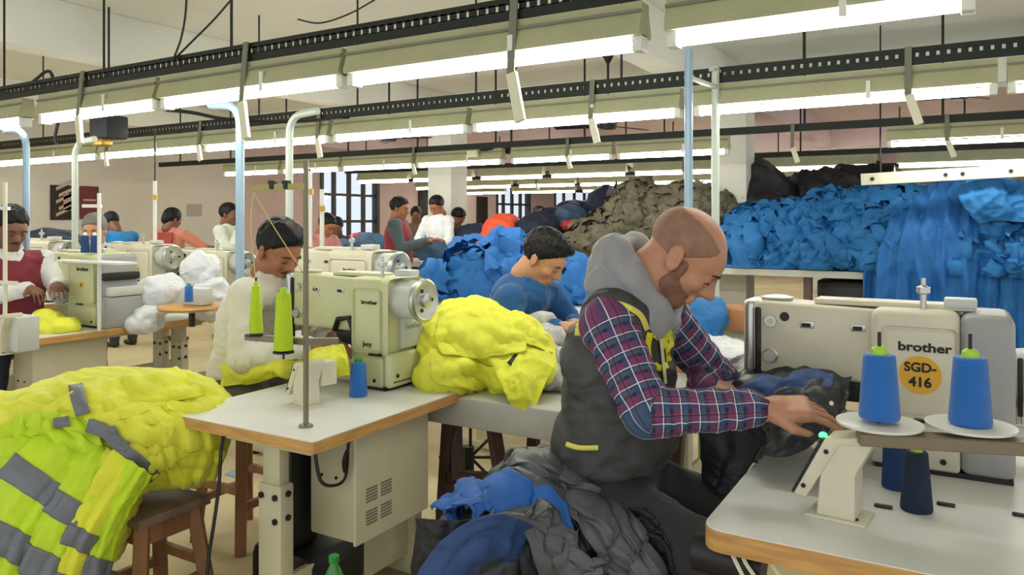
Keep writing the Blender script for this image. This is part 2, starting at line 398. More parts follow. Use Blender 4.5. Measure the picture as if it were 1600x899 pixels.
for i, (a, b, z0, z1) in enumerate(WIN):
    w = bpy.data.objects.new('window_%d' % (i+1), None); COL.objects.link(w); w.location = (WX-.1, a, z0); w['kind'] = 'structure'; OFF[w.name] = Vector(w.location)
    f = MB(); t = .09
    f.box(WX-.14, a, z0, WX+.03, a+t, z1).box(WX-.14, b-t, z0, WX+.03, b, z1).box(WX-.14, a, z0, WX+.03, b, z0+t).box(WX-.14, a, z1-t, WX+.03, b, z1)
    f.build('window_frame', M['frame'], w, True)
    n = 4
    for k in range(1, n): MB().box(WX-.11, a+(b-a)*k/n-.035, z0+t, WX-.02, a+(b-a)*k/n+.035, z1-t).build('mullion', M['frame'], w, True)
    for q in (.3, .62): MB().box(WX-.1, a+t, z0+(z1-z0)*q-.03, WX-.03, b-t, z0+(z1-z0)*q+.03).build('glazing_bar', M['frame'], w, True)
    for k in range(n):
        for (q0, q1) in ((0, .3), (.3, .62), (.62, 1)):
            MB().box(WX-.075, a+(b-a)*k/n, z0+(z1-z0)*q0, WX-.069, a+(b-a)*(k+1)/n, z0+(z1-z0)*q1).build('pane', M['pane'], w, True)
for pa, pb, z1 in ((653, 668, 2.3), (744, 760, 2.1)):
    a, b = wpos(pa), wpos(pb)
    d = MB().box(WX+.005, a, 0, WX+.05, b, z1, .005).build('door_%d' % (1 if pa < 700 else 2), M['postk']); d['kind'] = 'structure'
    h = MB().cyl((WX+.05, a+.1, 1.0), (WX+.1, a+.1, 1.0), .03, n=8).build('door_handle', M['chrome'], d)
# posters on the left wall
a, b = wpos(78), wpos(113); z1 = 1.5+52*11.5/FPX; z0 = 1.5-4*11.5/FPX
t = thing('poster', 'black wall poster crossed by pale diagonal stripes', 'poster', (WX+.02, (a+b)/2, (z0+z1)/2))
MB().box(WX+.004, a, z0, WX+.02, b, z1).build('sheet', M['postk'], t, True)
for k in range(5):
    y = a+.08+(b-a-.3)*(k % 2); z = z0+.05+k*.1
    MB().prism([(y, z), (y+.24, z+.12), (y+.24, z+.17), (y, z+.05)], WX+.021, WX+.026, 'x').build('stripe', M['postp'], t, True)
MB().box(WX+.021, (a+b)/2+.02, (z0+z1)/2-.12, WX+.026, (a+b)/2+.16, (z0+z1)/2+.14).build('panel', mat('poster_pink', (190, 150, 150), .7), t, True)
a, b = wpos(124), wpos(153)
t = thing('poster', 'plain dark red wall poster right of the striped one', 'poster', (WX+.02, (a+b)/2, (z0+z1)/2))
MB().box(WX+.004, a, z0+.01, WX+.02, b, z1).build('sheet', M['redp'], t, True)
MB().box(WX+.021, a+.05, z0+.3, WX+.024, b-.05, z0+.33).build('stripe', M['postp'], t, True)
a, b = wpos(292), wpos(315); c = 11.9
o = MB().box(WX+.004, a, 1.5+.02, WX+.015, b, 1.5+.24).build('wall_notice', mat('paper_grey', (176, 168, 160), .8))
setp(o, 'small faded paper notice on the wall between woman and man in white kurta', 'notice')

# ------------------------------------------------------------------ hanging light rows
ROWS = [ # Y, px of left end, right end, z left, z right, segments (pixel pairs at this row)
 (2.82, -260, 1760, 2.11, 2.17, [(-250, -60), (-55, 45), (68, 255), (258, 545), (548, 1012), (1042, 1530)]),
 (4.79, -120, 1760, 2.11, 2.17, [(-110, -10), (0, 158), (160, 318), (322, 520), (524, 736), (741, 1068), (1084, 1562), (1570, 1750)]),
 (7.75, 250, 1700, 2.13, 2.16, [(352, 440), (443, 534), (537, 650), (653, 788), (800, 960), (965, 1141), (1384, 1690)]),
 (10.9, 540, 1660, 2.15, 2.15, [(560, 640), (645, 740), (750, 850), (860, 980), (990, 1130), (1180, 1370), (1400, 1640)]),
 (14.0, 640, 1640, 2.15, 2.15, [(650, 720), (725, 800), (810, 900), (905, 1010), (1020, 1140), (1200, 1360), (1400, 1620)]),
 (17.5, 700, 1600, 2.15, 2.15, [(710, 790), (800, 900), (910, 1020), (1040, 1170), (1200, 1380), (1400, 1590)]),
]
ORD = ['nearest', 'second', 'third', 'fourth', 'fifth', 'farthest']
STR = [[(140, .36), (395, .4), (812, .42)], [(175, .3), (320, .3), (505, .33), (930, .34), (1420, .34)], [(650, .28), (890, .28), (1240, .3), (1480, .3)], [(700, .3), (1070, .3)], [(840, .25)], []]
for ri, (Y, pl, pr, zl, zr, segs) in enumerate(ROWS):
    X = lambda p: Y*math.tan(math.atan((p-800)/FPX)-ANG)
    xl, xr = max(X(pl), WX+.3), X(pr)
    zt = lambda x: zl+(zr-zl)*(x-xl)/(xr-xl)
    rl = thing('light_rail', 'long black perforated steel rail carrying the %s row of tube lights' % ORD[ri], 'rail', (xl, Y, zt(xl)+.15), group=None)
    hz = .095 if ri < 2 else .07
    zb = .17
    mb = MB()
    if ri < 2:
        mb.beam((xl, Y-.03, zt(xl)+zb+hz-.014), (xr, Y-.03, zt(xr)+zb+hz-.014), .006, .028); mb.beam((xl, Y-.03, zt(xl)+zb+.022), (xr, Y-.03, zt(xr)+zb+.022), .006, .044)
        mb.beam((xl, Y, zt(xl)+zb+hz), (xr, Y, zt(xr)+zb+hz), .06, .006)
        n = int((xr-xl)/.05)
        for k in range(n):
            x = xl+k*.05; mb.box(x, Y-.033, zt(x)+zb+.04, x+.034, Y-.027, zt(x)+zb+hz-.02)
    else: mb.beam((xl, Y, zt(xl)+zb+hz/2), (xr, Y, zt(xr)+zb+hz/2), .05, hz)
    mb.build('rail_channel', M['steel'], rl, True)
    x = xl+.5; k = 0
    while x < xr:
        zz = zt(x)+zb+hz
        if min(abs(x-q) for q in (-10.8, -6.6, -2.4, 1.8)) > .2:
            MB().cyl((x, Y, zz), (x, Y, ZC), .008 if ri < 2 else .012, n=6).build('hanger_rod', M['steel'], rl, True)
        x += 1.15 if ri < 3 else 1.9; k += 1
    for (p, ln) in STR[ri]:
        x = X(p); z = zt(x)+zb+hz+.005
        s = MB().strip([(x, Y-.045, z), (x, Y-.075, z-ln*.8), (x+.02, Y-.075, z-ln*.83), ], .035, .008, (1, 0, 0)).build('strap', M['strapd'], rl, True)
        MB().strip([(x+.005, Y-.075, z-ln*.79), (x+.055, Y-.09, z-ln*1.27)], .045, .02, (1, 0, 0)).build('strap_tip', M['strap'], s)
    for si, (p0, p1) in enumerate(segs):
        x0, x1 = X(p0)+.01, X(p1)-.01
        if x0 < WX+.35: x0 = WX+.35
        if x1-x0 < .2: continue
        place = 'left end' if si == 0 else 'right end' if si == len(segs)-1 else None
        nth = ['first', 'second', 'third', 'fourth', 'fifth', 'sixth', 'seventh', 'eighth'][si]
        lab = 'lit white tube light in olive tray, %s from the left under the %s black rail' % (nth, ORD[ri])
        L = thing('tube_light', lab, 'light', ((x0+x1)/2, Y, zt((x0+x1)/2)), group='tube lights under the black rails')
        za, zc = zt(x0), zt(x1)
        tr = MB()
        prof = [(-.062, .035), (-.066, .05), (-.04, .13), (-.04, .165), (.04, .165), (.04, .13), (.066, .05), (.062, .035)]
        tr.prism([(Y+a_, z_) for a_, z_ in prof], x0, x1, 'x')
        for v in tr.bm.verts: v.co.z += zt(v.co.x)
        tr.build('tray', M['tray'], L, True)
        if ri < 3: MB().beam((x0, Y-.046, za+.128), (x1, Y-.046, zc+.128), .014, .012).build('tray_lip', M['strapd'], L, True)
        MB().cyl((x0+.03, Y-.01, za), (x1-.03, Y-.01, zc), .02 if ri < 3 else .024, n=10).build('tube', M['tube'], L, True)
        if ri < 3:
            for xx in (x0+.02, x1-.02): MB().box(xx-.02, Y-.04, zt(xx)-.024, xx+.02, Y+.03, zt(xx)+.045, .005).build('lamp_holder', M['white'], L, True)
            xm = x0+(x1-x0)*.62
            MB().box(xm-.012, Y-.07, zt(xm)+.0, xm+.012, Y-.06, zt(xm)+.1).build('clip', M['white'], L, True)
# a junction box on row three and loose wires near the ceiling
p = yp(743, 241, 7.72); o = MB().box(p.x-.07, p.y-.09, p.z-.035, p.x+.07, p.y-.03, p.z+.035, .008).build('junction_box', M['strap']); setp(o, 'small cream junction box on the third black rail', 'box')
def wire(lab, pts, r=.006, m='cable', cat='cable', name='loose_wire'):
    P = [Vector(q) for q in pts]; out = []
    for i in range(len(P)-1):
        a, b_, c_, d_ = P[max(i-1, 0)], P[i], P[i+1], P[min(i+2, len(P)-1)]
        for t_ in np.linspace(0, 1, 7)[:-1]:
            out.append(.5*((2*b_)+(c_-a)*t_+(2*a-5*b_+4*c_-d_)*t_*t_+(3*b_-a-3*c_+d_)*t_**3))
    out.append(P[-1]); o = MB().tube(out, r, 6).build(name, M[m] if isinstance(m, str) else m); setp(o, lab, cat); return o
wire('thin dark wire hanging from ceiling down to the nearest rail', [dp(292, -20, 4.3), dp(290, 20, 4.3), dp(283, 60, 4.3), dp(270, 95, 4.3)])
wire('thin dark wire slanting up right from the nearest rail', [dp(270, 95, 4.3), dp(300, 65, 4.35), dp(335, 30, 4.4), dp(365, -5, 4.4)])
wire('thin loose wire drooping under ceiling near top centre', [dp(465, 30, 4.6), dp(500, 36, 4.6), dp(545, 22, 4.6), dp(590, -3, 4.6)], .005)
wire('black wire looping at the far upper left beneath the beam', [dp(0, 142, 6.5), dp(30, 148, 6.4), dp(55, 125, 6.4), dp(78, 112, 6.4), dp(88, 150, 6.4), dp(92, 180, 6.4), dp(86, 215, 6.4), dp(90, 225, 6.4)], .014)
wire('long cable stretched between rails at upper left', [dp(250, 171, 5.2), dp(300, 176, 5.4), dp(360, 187, 5.6), dp(460, 190, 5.9), dp(545, 183, 6.2)], .014)
# dark fan motor box hanging at left
p = dp(170, 200, 6.6)
t = thing('hanging_loudspeaker', 'dark boxy loudspeaker hanging above second rail at left', 'loudspeaker', p)
MB().box(-.13, -.1, -.1, .13, .1, .1, .02).build('case', mat('slate_box', (30, 34, 38), .6), t)
MB().box(-.08, -.105, -.16, .06, .0, -.1, .01).build('bracket', M['brass'], t)
MB().cyl((0, 0, .1), (0, 0, 3.3-p.z), .01, n=6).build('hanger_rod', M['steel'], t)
# ceiling fans
def fan(lab, px, py, d, rz, r=.55):
    c = dp(px, py, d); t = thing('ceiling_fan', lab, 'fan', c, rz, group='black ceiling fans')
    MB().lathe((0, 0, 0), [(.03, -.05), (.09, -.04), (.1, .02), (.05, .06), (.02, .08)], 14).build('motor', M['black'], t)
    MB().cyl((0, 0, .07), (0, 0, ZC-c.z), .014, n=8).build('rod', M['black'], t)
    MB().lathe((0, 0, 0), [(.02, ZC-c.z-.1), (.07, ZC-c.z-.01), (.07, ZC-c.z)], 10).build('canopy', M['black'], t)
    for k in range(3):
        MB().box(.1, -.05, -.01, r, .05, .0, .004, 1, Matrix.Rotation(k*2.094, 4, 'Z') @ Matrix.Rotation(.2, 4, 'X')).build('blade', M['black'], t)
fan('black ceiling fan between second and third rail, left of the nearer column', 608, 216, 9.5, .3)
fan('black ceiling fan straight above the man in blue shirt', 950, 196, 8.5, 1.2, .62)
fan('black ceiling fan above the junction box, right of the nearer column', 799, 235, 9.2, 2.0, .4)
fan('black ceiling fan at far right over the dark cloth heap', 1500, 150, 9.3, .9, .45)
fan('small distant black ceiling fan above the olive cloth heap', 835, 268, 14.2, .5)
fan('small distant black ceiling fan above the top of the olive heap', 978, 264, 13.5, 1.4)

# ------------------------------------------------------------------ posts
def post(lab, px, d, ytop, m, r, bend=0, zb=0):
    p = dp(px, ytop, d); x, y, z = p; pts = [(x, y, zb), (x, y, z-.12)]
    t = thing('steel_post', lab, 'post', (x, y, zb), group='steel posts carrying the light rails')
    if bend:
        for a in np.linspace(0, math.pi/2, 7)[1:]: pts.append((x+bend*.12*(1-math.cos(a)), y, z-.12+.12*math.sin(a)))
        pts.append((x+bend*.26, y, z+.01))
    else: pts.append((x, y, z))
    MB().tube(pts, r, 10).build('tube', m, t, True)
    MB().box(x-.06, y-.06, zb, x+.06, y+.06, zb+.012).build('foot_plate', m, t, True)
    return t
post('blue-grey steel post with bent top at the far left edge', 41, 5.2, 203, M['blue_post'], .023, -1)
post('pale steel post with bent top beside the striped poster', 117, 5.9, 222, M['post'], .023, 1)
post('blue-grey steel post left of the white-shirted man at the near machine', 375, 4.5, 162, M['blue_post'], .025, -1)
post('pale steel post rising behind the head of the white-shirted man', 452, 5.2, 180, M['post'], .025, 1)
t = post('blue steel post rising just behind the bald man', 1076, 4.45, 78, M['blue_post'], .024)
t = post('pale grey-green steel post right of the bald man', 1118, 4.75, 104, M['post'], .024)
a = dp(1064, 122, 4.45); b = dp(1160, 124, 4.9)
MB().beam(dp(1112, 108, 4.72), dp(1158, 125, 4.95), .04, .02).build('brace', M['post'], t, True)
MB().beam(dp(1078, 122, 4.5), dp(1118, 136, 4.7), .03, .02).build('brace', M['post'], t, True)
for lab, px, y0, d in (('thin white rod standing left of the woman in red', 242, 283, 6.6), ('thin white rod behind centre machine, left of two rods', 484, 268, 5.3), ('thin white rod behind centre machine, right of two rods', 503, 296, 5.6)):
    p = dp(px, y0, d)
    t = thing('thread_stand_rod', lab, 'stand', (p.x, p.y, 0))
    MB().cyl((0, 0, 0), (0, 0, p.z), .016, n=8).build('rod', M['white'], t); MB().cyl((0, 0, p.z), (0, 0, p.z+.45 if px < 300 else p.z+.02), .008, n=6).build('upper_rod', M['dark'], t)
    MB().lathe((0, 0, 0), [(.12, 0), (.12, .02), (.03, .04), (.02, .06)], 12).build('base', M['dark'], t)
    MB().cyl((0, 0, p.z-.16), (0, 0, p.z-.12), .024, n=8).build('collar', M['brass'], t)

# ------------------------------------------------------------------ sewing tables
def sew_table(lab, x0, y0, x1, y1, z=.8, th=.04, corner=.03, box=None, legx=.5, legs=True, lamm='lam', foot=True, group='sewing tables'):
    t = thing('sewing_table', lab, 'table', ((x0+x1)/2, (y0+y1)/2, 0), group=group)
    def rr(i, c):
        pts = []
        for (cx, cy, a0) in ((x1-i-c, y1-i-c, 0), (x0+i+c, y1-i-c, 90), (x0+i+c, y0+i+c, 180), (x1-i-c, y0+i+c, 270)):
            for k in range(5): a = R(a0+k*22.5); pts.append((cx+c*math.cos(a), cy+c*math.sin(a)))
        return pts
    MB().prism(rr(0, corner), z-th, z-.003, 'z').build('wood_core', M['edge'], t, True)
    MB().prism(rr(.001, corner), z-.003, z, 'z').build('laminate_top', M[lamm], t, True)
    if legs:
        xc = x0+(x1-x0)*legx
        for ly in (y0+.1, y1-.09):
            g = MB().box(xc-.055, ly-.03, .05, xc+.055, ly+.03, z-th-.16, .008).build('leg', M['leg'], t, True)
            MB().box(xc-.04, ly-.022, z-th-.17, xc+.04, ly+.022, z-th, .004).build('leg_sleeve', M['leg'], g)
            for (dx, dz) in ((-.035, .2), (.03, .2), (.03, .28)): MB().cyl((xc+dx, ly-.03, z-th-dz), (xc+dx, ly-.037, z-th-dz), .011, n=8).build('screw', M['black'], g)
            for (dy, dz) in ((.0, .19), (.0, .27)): MB().cyl((xc+.055, ly+dy, z-th-dz), (xc+.062, ly+dy, z-th-dz), .011, n=8).build('screw', M['black'], g)
            if foot: MB().box(xc-.3, ly-.035, .02, xc+.3, ly+.035, .07, .01).build('foot', M['leg'], t, True)
            for q in (-.26, .26): MB().cyl((xc+q, ly, 0), (xc+q, ly, .022), .03, n=10).build('caster_pad', M['black'], t, True)
        MB().box(xc+.0, y0+.13, .1, xc+.025, y1-.12, .27, .004).build('cross_beam', M['leg'], t, True)
        MB().box(xc-.2, y0+.06, z-th-.03, xc+.2, y1-.06, z-th-.001).build('under_rail', M['leg'], t, True)
    if box:
        bx0, by0, bx1, by1, bz0, bz1 = box
        b = MB().box(bx0, by0, bz0, bx1, by1, bz1, .012).build('control_box', M['leg'], t, True)
        MB().box(bx1-.001, by0-.004, bz0-.006, bx1+.012, by1+.004, bz1, .004).build('cover', mat('box_cover', (206, 202, 174), .45, var=.05), b)
        for vy in (.05, .13):
            for vz in (.05, .13):
                v = MB()
                for k in range(5): v.box(bx1+.0115, by0+vy, bz0+vz+k*.011, bx1+.0135, by0+vy+.06, bz0+vz+k*.011+.006)
                v.build('vent', M['strapd'], b)
        for q in (.06, .13): MB().cyl((bx0+q, by0, bz0+.22), (bx0+q, by0-.005, bz0+.22), .006, n=8).build('screw', M['dark'], b)
    return t
T2 = sew_table('white-topped sewing table with thread stand and control box, centre left', -2.46, 1.76, -1.745, 2.67, box=(-2.04, 2.04, -1.83, 2.455, .36, .755), legx=.62, corner=.012)
T1 = sew_table('large white-topped sewing table in the right foreground', -.513, 1.72, 1.1, 2.9, th=.05, corner=.05, legx=.68)
T3 = sew_table('long white-topped sewing table at the left edge in front of maroon-vested man', -5.4, 1.5, -4.62, 3.72, legx=.62, box=(-4.95, 2.5, -4.74, 2.95, .3, .755), corner=.02)
# motor and treadle beneath the centre table
t = thing('machine_motor', 'black motor and treadle on the floor beneath the centre table', 'motor', (-2.12, 2.05, 0))
MB().box(-2.2, 1.98, .3, -2.07, 2.12, .72, .02).build('drive_column', M['black'], t, True)
MB().box(-2.3, 1.98, .08, -1.98, 2.3, .3, .05).build('motor_case', M['black'], t, True)
MB().box(-2.5, 1.8, 0, -2.0, 2.2, .03, .008).build('base_plate', M['dark'], t, True)
MB().box(-2.42, 1.84, .06, -2.12, 2.16, .085, .006, 1).build('treadle', M['dark'], t, True)
MB().cyl((-2.45, 1.95, .03), (-2.45, 1.95, .12), .06, n=14).build('wheel', M['black'], t, True)
t = thing('knee_switch', 'slate grey knee-switch box hung under far side of centre table', 'switch', (-2.43, 2.22, .6))
MB().box(-2.46, 2.2, .52, -2.4, 2.28, .76, .01).build('case', mat('slate_box2', (78, 86, 98), .5), t, True)
MB().beam((-2.46, 2.22, .68), (-2.7, 2.1, .7), .02, .03).build('arm', M['dark'], t, True)
wire('black cable hanging from left edge of the centre table to the floor', [gp(347, 662, .77)+Vector((0, .02, 0)), dp(346, 700, 2.72), dp(342, 760, 2.7), dp(334, 820, 2.66), dp(325, 880, 2.6), dp(320, 960, 2.55)], .006)
wire('black power lead looping into the control box', [(-1.93, 1.95, .72), (-1.9, 1.95, .6), (-1.87, 1.99, .575), (-1.85, 2.02, .6), (-1.84, 2.02, .69), (-1.84, 2.0, .66), (-1.845, 2.015, .62), (-1.84, 2.025, .72), (-1.85, 2.05, .76)], .006)

def panel_stand(lab, loc, rz, sc):
    t = thing('control_panel', lab, 'panel', loc, rz, scale=sc, group='small operator panels on the sewing tables')
    MB().box(-.07, -.055, 0, .07, .055, .008, .002).build('base_plate', M['cream'], t)
    MB().prism([(-.045, .008), (.045, .008), (.045, .12), (.085, .2), (.06, .213), (-.015, .185), (-.035, .12)], -.045, .045, 'y', .003).build('bracket', M['cream'], t, ang=20)
    p = MB().prism([(-.1, .05), (-.07, .045), (.01, .19), (.085, .2), (.08, .222), (-.025, .2)], -.05, .05, 'y', .004).build('housing', M['cream'], t)
    MB().prism([(-.106, .055), (-.101, .05), (-.027, .199), (-.034, .2)], -.046, .046, 'y').build('display_face', M['dark'], p)
    for x, z in ((-.075, .075), (-.02, .17)): MB().cyl((x, -.05, z), (x, -.053, z), .006, n=8).build('screw', M['ink'], t)
    MB().cyl((.045, -.03, .008), (.045, -.03, .012), .006, n=8).build('screw', M['ink'], t)
    return t, p
loc = gp(1312, 806, .8); t, p = panel_stand('cream operator panel with glowing green lamp on right foreground table', loc, R(-6), .93)
MB().lathe((-.035, -.02, .198), [(.011, 0), (.01, .007), (.005, .011)], 12).build('green_lamp', M['glow'], p)
loc = gp(478, 634, .8); t, p = panel_stand('cream operator panel beside thread-stand rod on centre table', loc, R(-14), .8)
MB().box(-.02, .05, .09, .06, .13, .2, .005).build('side_box', M['cream'], t)

def cone(lab, loc, m, tip='lime', h=.145, r0=.052, r1=.036, grp='thread cones', parts=True):
    t = thing('thread_cone', lab, 'thread', loc, group=grp)
    MB().lathe((0, 0, 0), [(r0*.95, 0), (r0, .006), (r1, h-.004), (r1*.9, h)], 28).build('wound_thread', M[m], t)
    if parts:
        MB().lathe((0, 0, 0), [(r1*.55, h-.005), (r1*.5, h+.012), (r1*.3, h+.018)], 14).build('cone_tip', M[tip], t)
        MB().lathe((0, 0, 0), [(r0*.8, -.0005), (r0*.8, .004)], 14).build('cone_base', M['bluep' if tip == 'lime' else 'white'], t)
    return t
cone('dark navy thread cone with lime tip nearest the front on right table', gp(1432, 797, .8), 'cdark', h=.14, r0=.036, r1=.025)
cone('navy thread cone just behind the dark navy one on right table', gp(1401, 762, .8), 'cnavy', h=.145, r0=.036, r1=.031)
cone('bright blue thread cone on the centre table before the machine', gp(560, 619, .8), 'cblue', h=.132, r0=.036, r1=.029, tip='cap')
# right thread stand
A = dp(1315, 662, 1.78); zz = 1.033
t = thing('thread_stand', 'thread stand arm with two white discs above right foreground table', 'thread stand', (.55, 1.95, .8))
a = dp(1340, 668, 1.74); b = dp(1760, 690, 1.62)
MB().beam((a.x, a.y, 1.005), (b.x, b.y, 1.005), .05, .03, .003).build('arm', mat('stand_bronze', (128, 116, 96), .45, .3), t, True)
MB().cyl((b.x-.02, b.y, .8), (b.x-.02, b.y, 1.8), .012, n=10).build('rod', M['dark'], t, True)
CP = []
for px in (1374, 1516):
    p = dp(px, 655, 1.75 if px < 1450 else 1.73); CP.append(p)
    MB().lathe((p.x, p.y, 1.028), [(.02, -.01), (.09, .002), (.092, .008), (.085, .009), (.02, .006)], 30).build('disc', M['white'], t, True)
    MB().cyl((p.x, p.y, 1.03), (p.x, p.y, 1.24), .004, n=8).build('pin', M['dark'], t, True)
    MB().cyl((p.x, p.y-.03, 1.0), (p.x, p.y-.026, 1.0), .006, n=8).build('screw', M['chrome'], t, True)
cone('royal blue thread cone on left white disc of right thread stand', (CP[0].x, CP[0].y, 1.045), 'cblue', h=.145, r0=.044, r1=.034)
cone('lighter blue thread cone on right white disc of right thread stand', (CP[1].x, CP[1].y, 1.037), 'cblue', h=.15, r0=.044, r1=.034)
# centre thread stand
f = gp(478, 667, .8); x, y = f.x, f.y
t = thing('thread_stand', 'tall slim rod thread stand on the front corner of centre table', 'thread stand', f)
sm = mat('stand_rod', (128, 120, 98), .4, .5)
MB().cyl((x, y, .8), (x, y, 1.69), .009, n=10).build('rod', sm, t, True)
MB().lathe((x, y, .8), [(.025, 0), (.024, .006), (.012, .012)], 12).build('foot', sm, t, True)
q = dp(392, 297, 2.62)
MB().beam((x, y, 1.605), (q.x, q.y, 1.6), .02, .02).build('guide_arm', mat('guide_arm', (168, 158, 96), .5), t, True)
for e in (.35, .6): MB().box(x+(q.x-x)*e-.012, y+(q.y-y)*e-.012, 1.595, x+(q.x-x)*e+.012, y+(q.y-y)*e+.012, 1.625, .003).build('guide_clip', M['dark'], t, True)
q1 = dp(385, 515, 2.65); q2 = dp(528, 527, 2.62)
MB().beam((q1.x, q1.y, 1.09), (x, y, 1.085), .022, .022).beam((x, y, 1.085), (q2.x, q2.y, 1.08), .022, .022).build('cone_arm', sm, t, True)
cps = []
for px, py, d in ((400, 517, 2.64), (443, 543, 2.56)):
    p = dp(px, py, d); z = 1.105 if px == 400 else 1.06
    cps.append((p.x, p.y, z)); MB().cyl((p.x, p.y, z-.03), (p.x, p.y, z+.19), .004, n=6).lathe((p.x, p.y, z-.01), [(.035, 0), (.035, .006)], 14).build('pin', M['dark'], t, True)
cone('lime yellow thread cone, left of the pair on centre thread stand', cps[0], 'clime', h=.16, r0=.024, r1=.014)
cone('lime yellow thread cone, right of the pair on centre thread stand', cps[1], 'clime', h=.19, r0=.032, r1=.024)
wire('yellow thread running down from the guide arm of the centre stand', [dp(396, 300, 2.62), dp(425, 350, 2.65), dp(470, 420, 2.7), dp(505, 470, 2.8)], .0016, 'thread', 'thread', 'thread')
wire('pale thread falling straight to the left lime cone', [dp(395, 302, 2.62), dp(392, 360, 2.63), dp(400, 440, 2.64)], .0014, 'thread', 'thread', 'thread')

# ------------------------------------------------------------------ sewing machines (local: +x is the back end, needle at -x, -y faces the camera)
def machine(lab, loc, rz=0, sc=1, LB=.345, LA=.70, H=.45, W=.24, front='cream', endm='mgrey', wheel=False, brand=True, sticker=None, detail=2, endc=.12, extra=None):
    t = thing('sewing_machine', lab, 'sewing machine', loc, rz, scale=sc, group='industrial sewing machines')
    h = W/2; fm = M[front]; em = M[endm]
    MB().box(-LB, -h, .012, -endc if not wheel else -.012, h, .135, .012, 3).build('base', fm, t)
    MB().box(-endc if not wheel else -.012, -h, .012, 0 if not wheel else .03, h, .15, .02, 3).build('base_end', em, t)
    MB().box(-LB+.01, -h+.01, 0, -.005, h-.01, .014).build('rubber_pad', M['black'], t)
    MB().box(-LA-.02, -.035, .02, -LB+.02, .035, .12, .02, 3).build('bed_arm', fm, t)
    c = MB().box(-LB, -h, .12, -endc, h, H, .028, 4).build('column', fm, t)
    MB().box(-LB+.03, -h-.004, .15, -endc-.005, -h+.01, H-.045, .018, 3).build('front_cover', fm, c)
    e = MB().box(-endc-.002, -h+.002, .13, 0, h-.002, H-.004, .03, 4).build('end_cover', em, t)
    # arm with rounded nose
    MB().prism([(-LA+.02, .22), (-LB+.03, .22), (-LB+.03, H-.01), (-LA+.05, H), (-LA+.01, H-.01), (-LA, H-.04)], -.07, .07, 'y', .016, seg=3).build('arm', fm, t)
    MB().box(-LA-.008, -.076, .19, -LA+.028, .066, H+.002, .016, 3).build('face_plate', M['chrome'] if detail > 1 else M['lgrey'], t)
    MB().box(-LA+.028, -.079, .17, -LA+.046, -.06, H-.02, .006).build('face_gap', M['dark'], t)
    MB().cyl((-LA+.03, 0, .12), (-LA+.03, 0, .23), .008, n=10).build('needle_bar', M['chrome'], t)
    MB().box(-LA+.015, -.012, .118, -LA+.06, .012, .13, .003).cyl((-LA+.045, 0, .12), (-LA+.045, 0, .22), .005, n=8).build('presser_foot', M['chrome'], t)
    MB().box(-LB-.13, -.06, .16, -LB+.02, .05, .23, .012).build('lower_linkage', M['dark'], t)
    if wheel and detail > 1:
        MB().box(-LB-.16, -.1, .012, -LB+.04, .1, .13, .03, 3).build('bed', fm, t)
        MB().tube([(-LB-.12, -.075, .22), (-LB-.09, -.085, .27), (-LB-.03, -.085, .28), (-LB+.0, -.08, .2)], .012, 8).build('take_up_lever', M['dark'], t)
    if detail:
        k = MB()
        MB().box(-LB-.16, -.045, H-.004, -.09, .05, H+.012, .005).build('top_plate', fm, t)
        MB().lathe((-LB+.13, -.06, H), [(.008, 0), (.008, .04), (.018, .045), (.018, .06), (.006, .066), (.006, .085)], 12).build('thread_guide', M['chrome'], t)
        MB().box(-LB+.18, -.05, H+.004, -LB+.26, .02, H+.03, .005).build('top_switch', M['lgrey'], t)
        MB().lathe((-LA+.08, 0, 0), [(.045, H-.004), (.05, H+.008), (.02, H+.014)], 12).build('top_cap', M['chrome'], t)
        def disc(x, z, r, m, nm, y=-.07, th=.012):
            MB().cyl((x, y, z), (x, y-th, z), r, n=18).build(nm, M[m], t)
        disc(-LA+.075, H-.06, .017, 'chrome', 'dial'); disc(-LA+.075, H-.06, .009, 'cream', 'dial_centre', -.08, .004); disc(-LA+.115, H-.045, .014, 'black', 'oil_window', -.068, .004)
        MB().lathe((0, 0, 0), [(.02, 0), (.022, .006), (.01, .012), (.02, .018), (.018, .024)], 16, Matrix.Translation((-LA+.075, -.07, .28)) @ Matrix.Rotation(R(90), 4, 'X')).build('tension_disc', M['chrome'], t)
        for x in (-LA+.18, -LA+.32):
            q = MB().box(x-.02, -.074, H-.075, x+.02, -.068, H-.055, .002).build('slot_frame', M['chrome'], t); MB().box(x-.015, -.0755, H-.072, x+.01, -.073, H-.06).build('slot', M['ink'], q)
        MB().box(-LB+.05+.06, -h-.006, .14, -LB+.18, -h-.002, .152, .001).build('cover_latch', M['ink'], t)
        MB().cyl((-endc-.04, -h, .04), (-endc-.04, -h-.003, .04), .008, n=10).build('screw', M['dark'], t)
    cx = (-LB+.03-endc)/2
    if brand: lettering('brother', .13 if not wheel else .085, M['ink'], t, M_front(cx+.01, -h-.0045, H-.1), bold=.028, font_scale_y=.82)
    if sticker:
        MB().cyl((cx, -h-.003, .27), (cx, -h-.0065, .27), .052 if sticker == 'SGD' else .02, n=32).build('sticker', M['yellow'], t)
        if sticker == 'SGD':
            lettering('SGD-', .078, M['ink'], t, M_front(cx, -h-.0065, .29), bold=.03); lettering('416', .056, M['ink'], t, M_front(cx, -h-.0065, .25), bold=.03)
        else: lettering('SG', .022, M['ink'], t, M_front(cx, -h-.0065, .27), bold=.01)
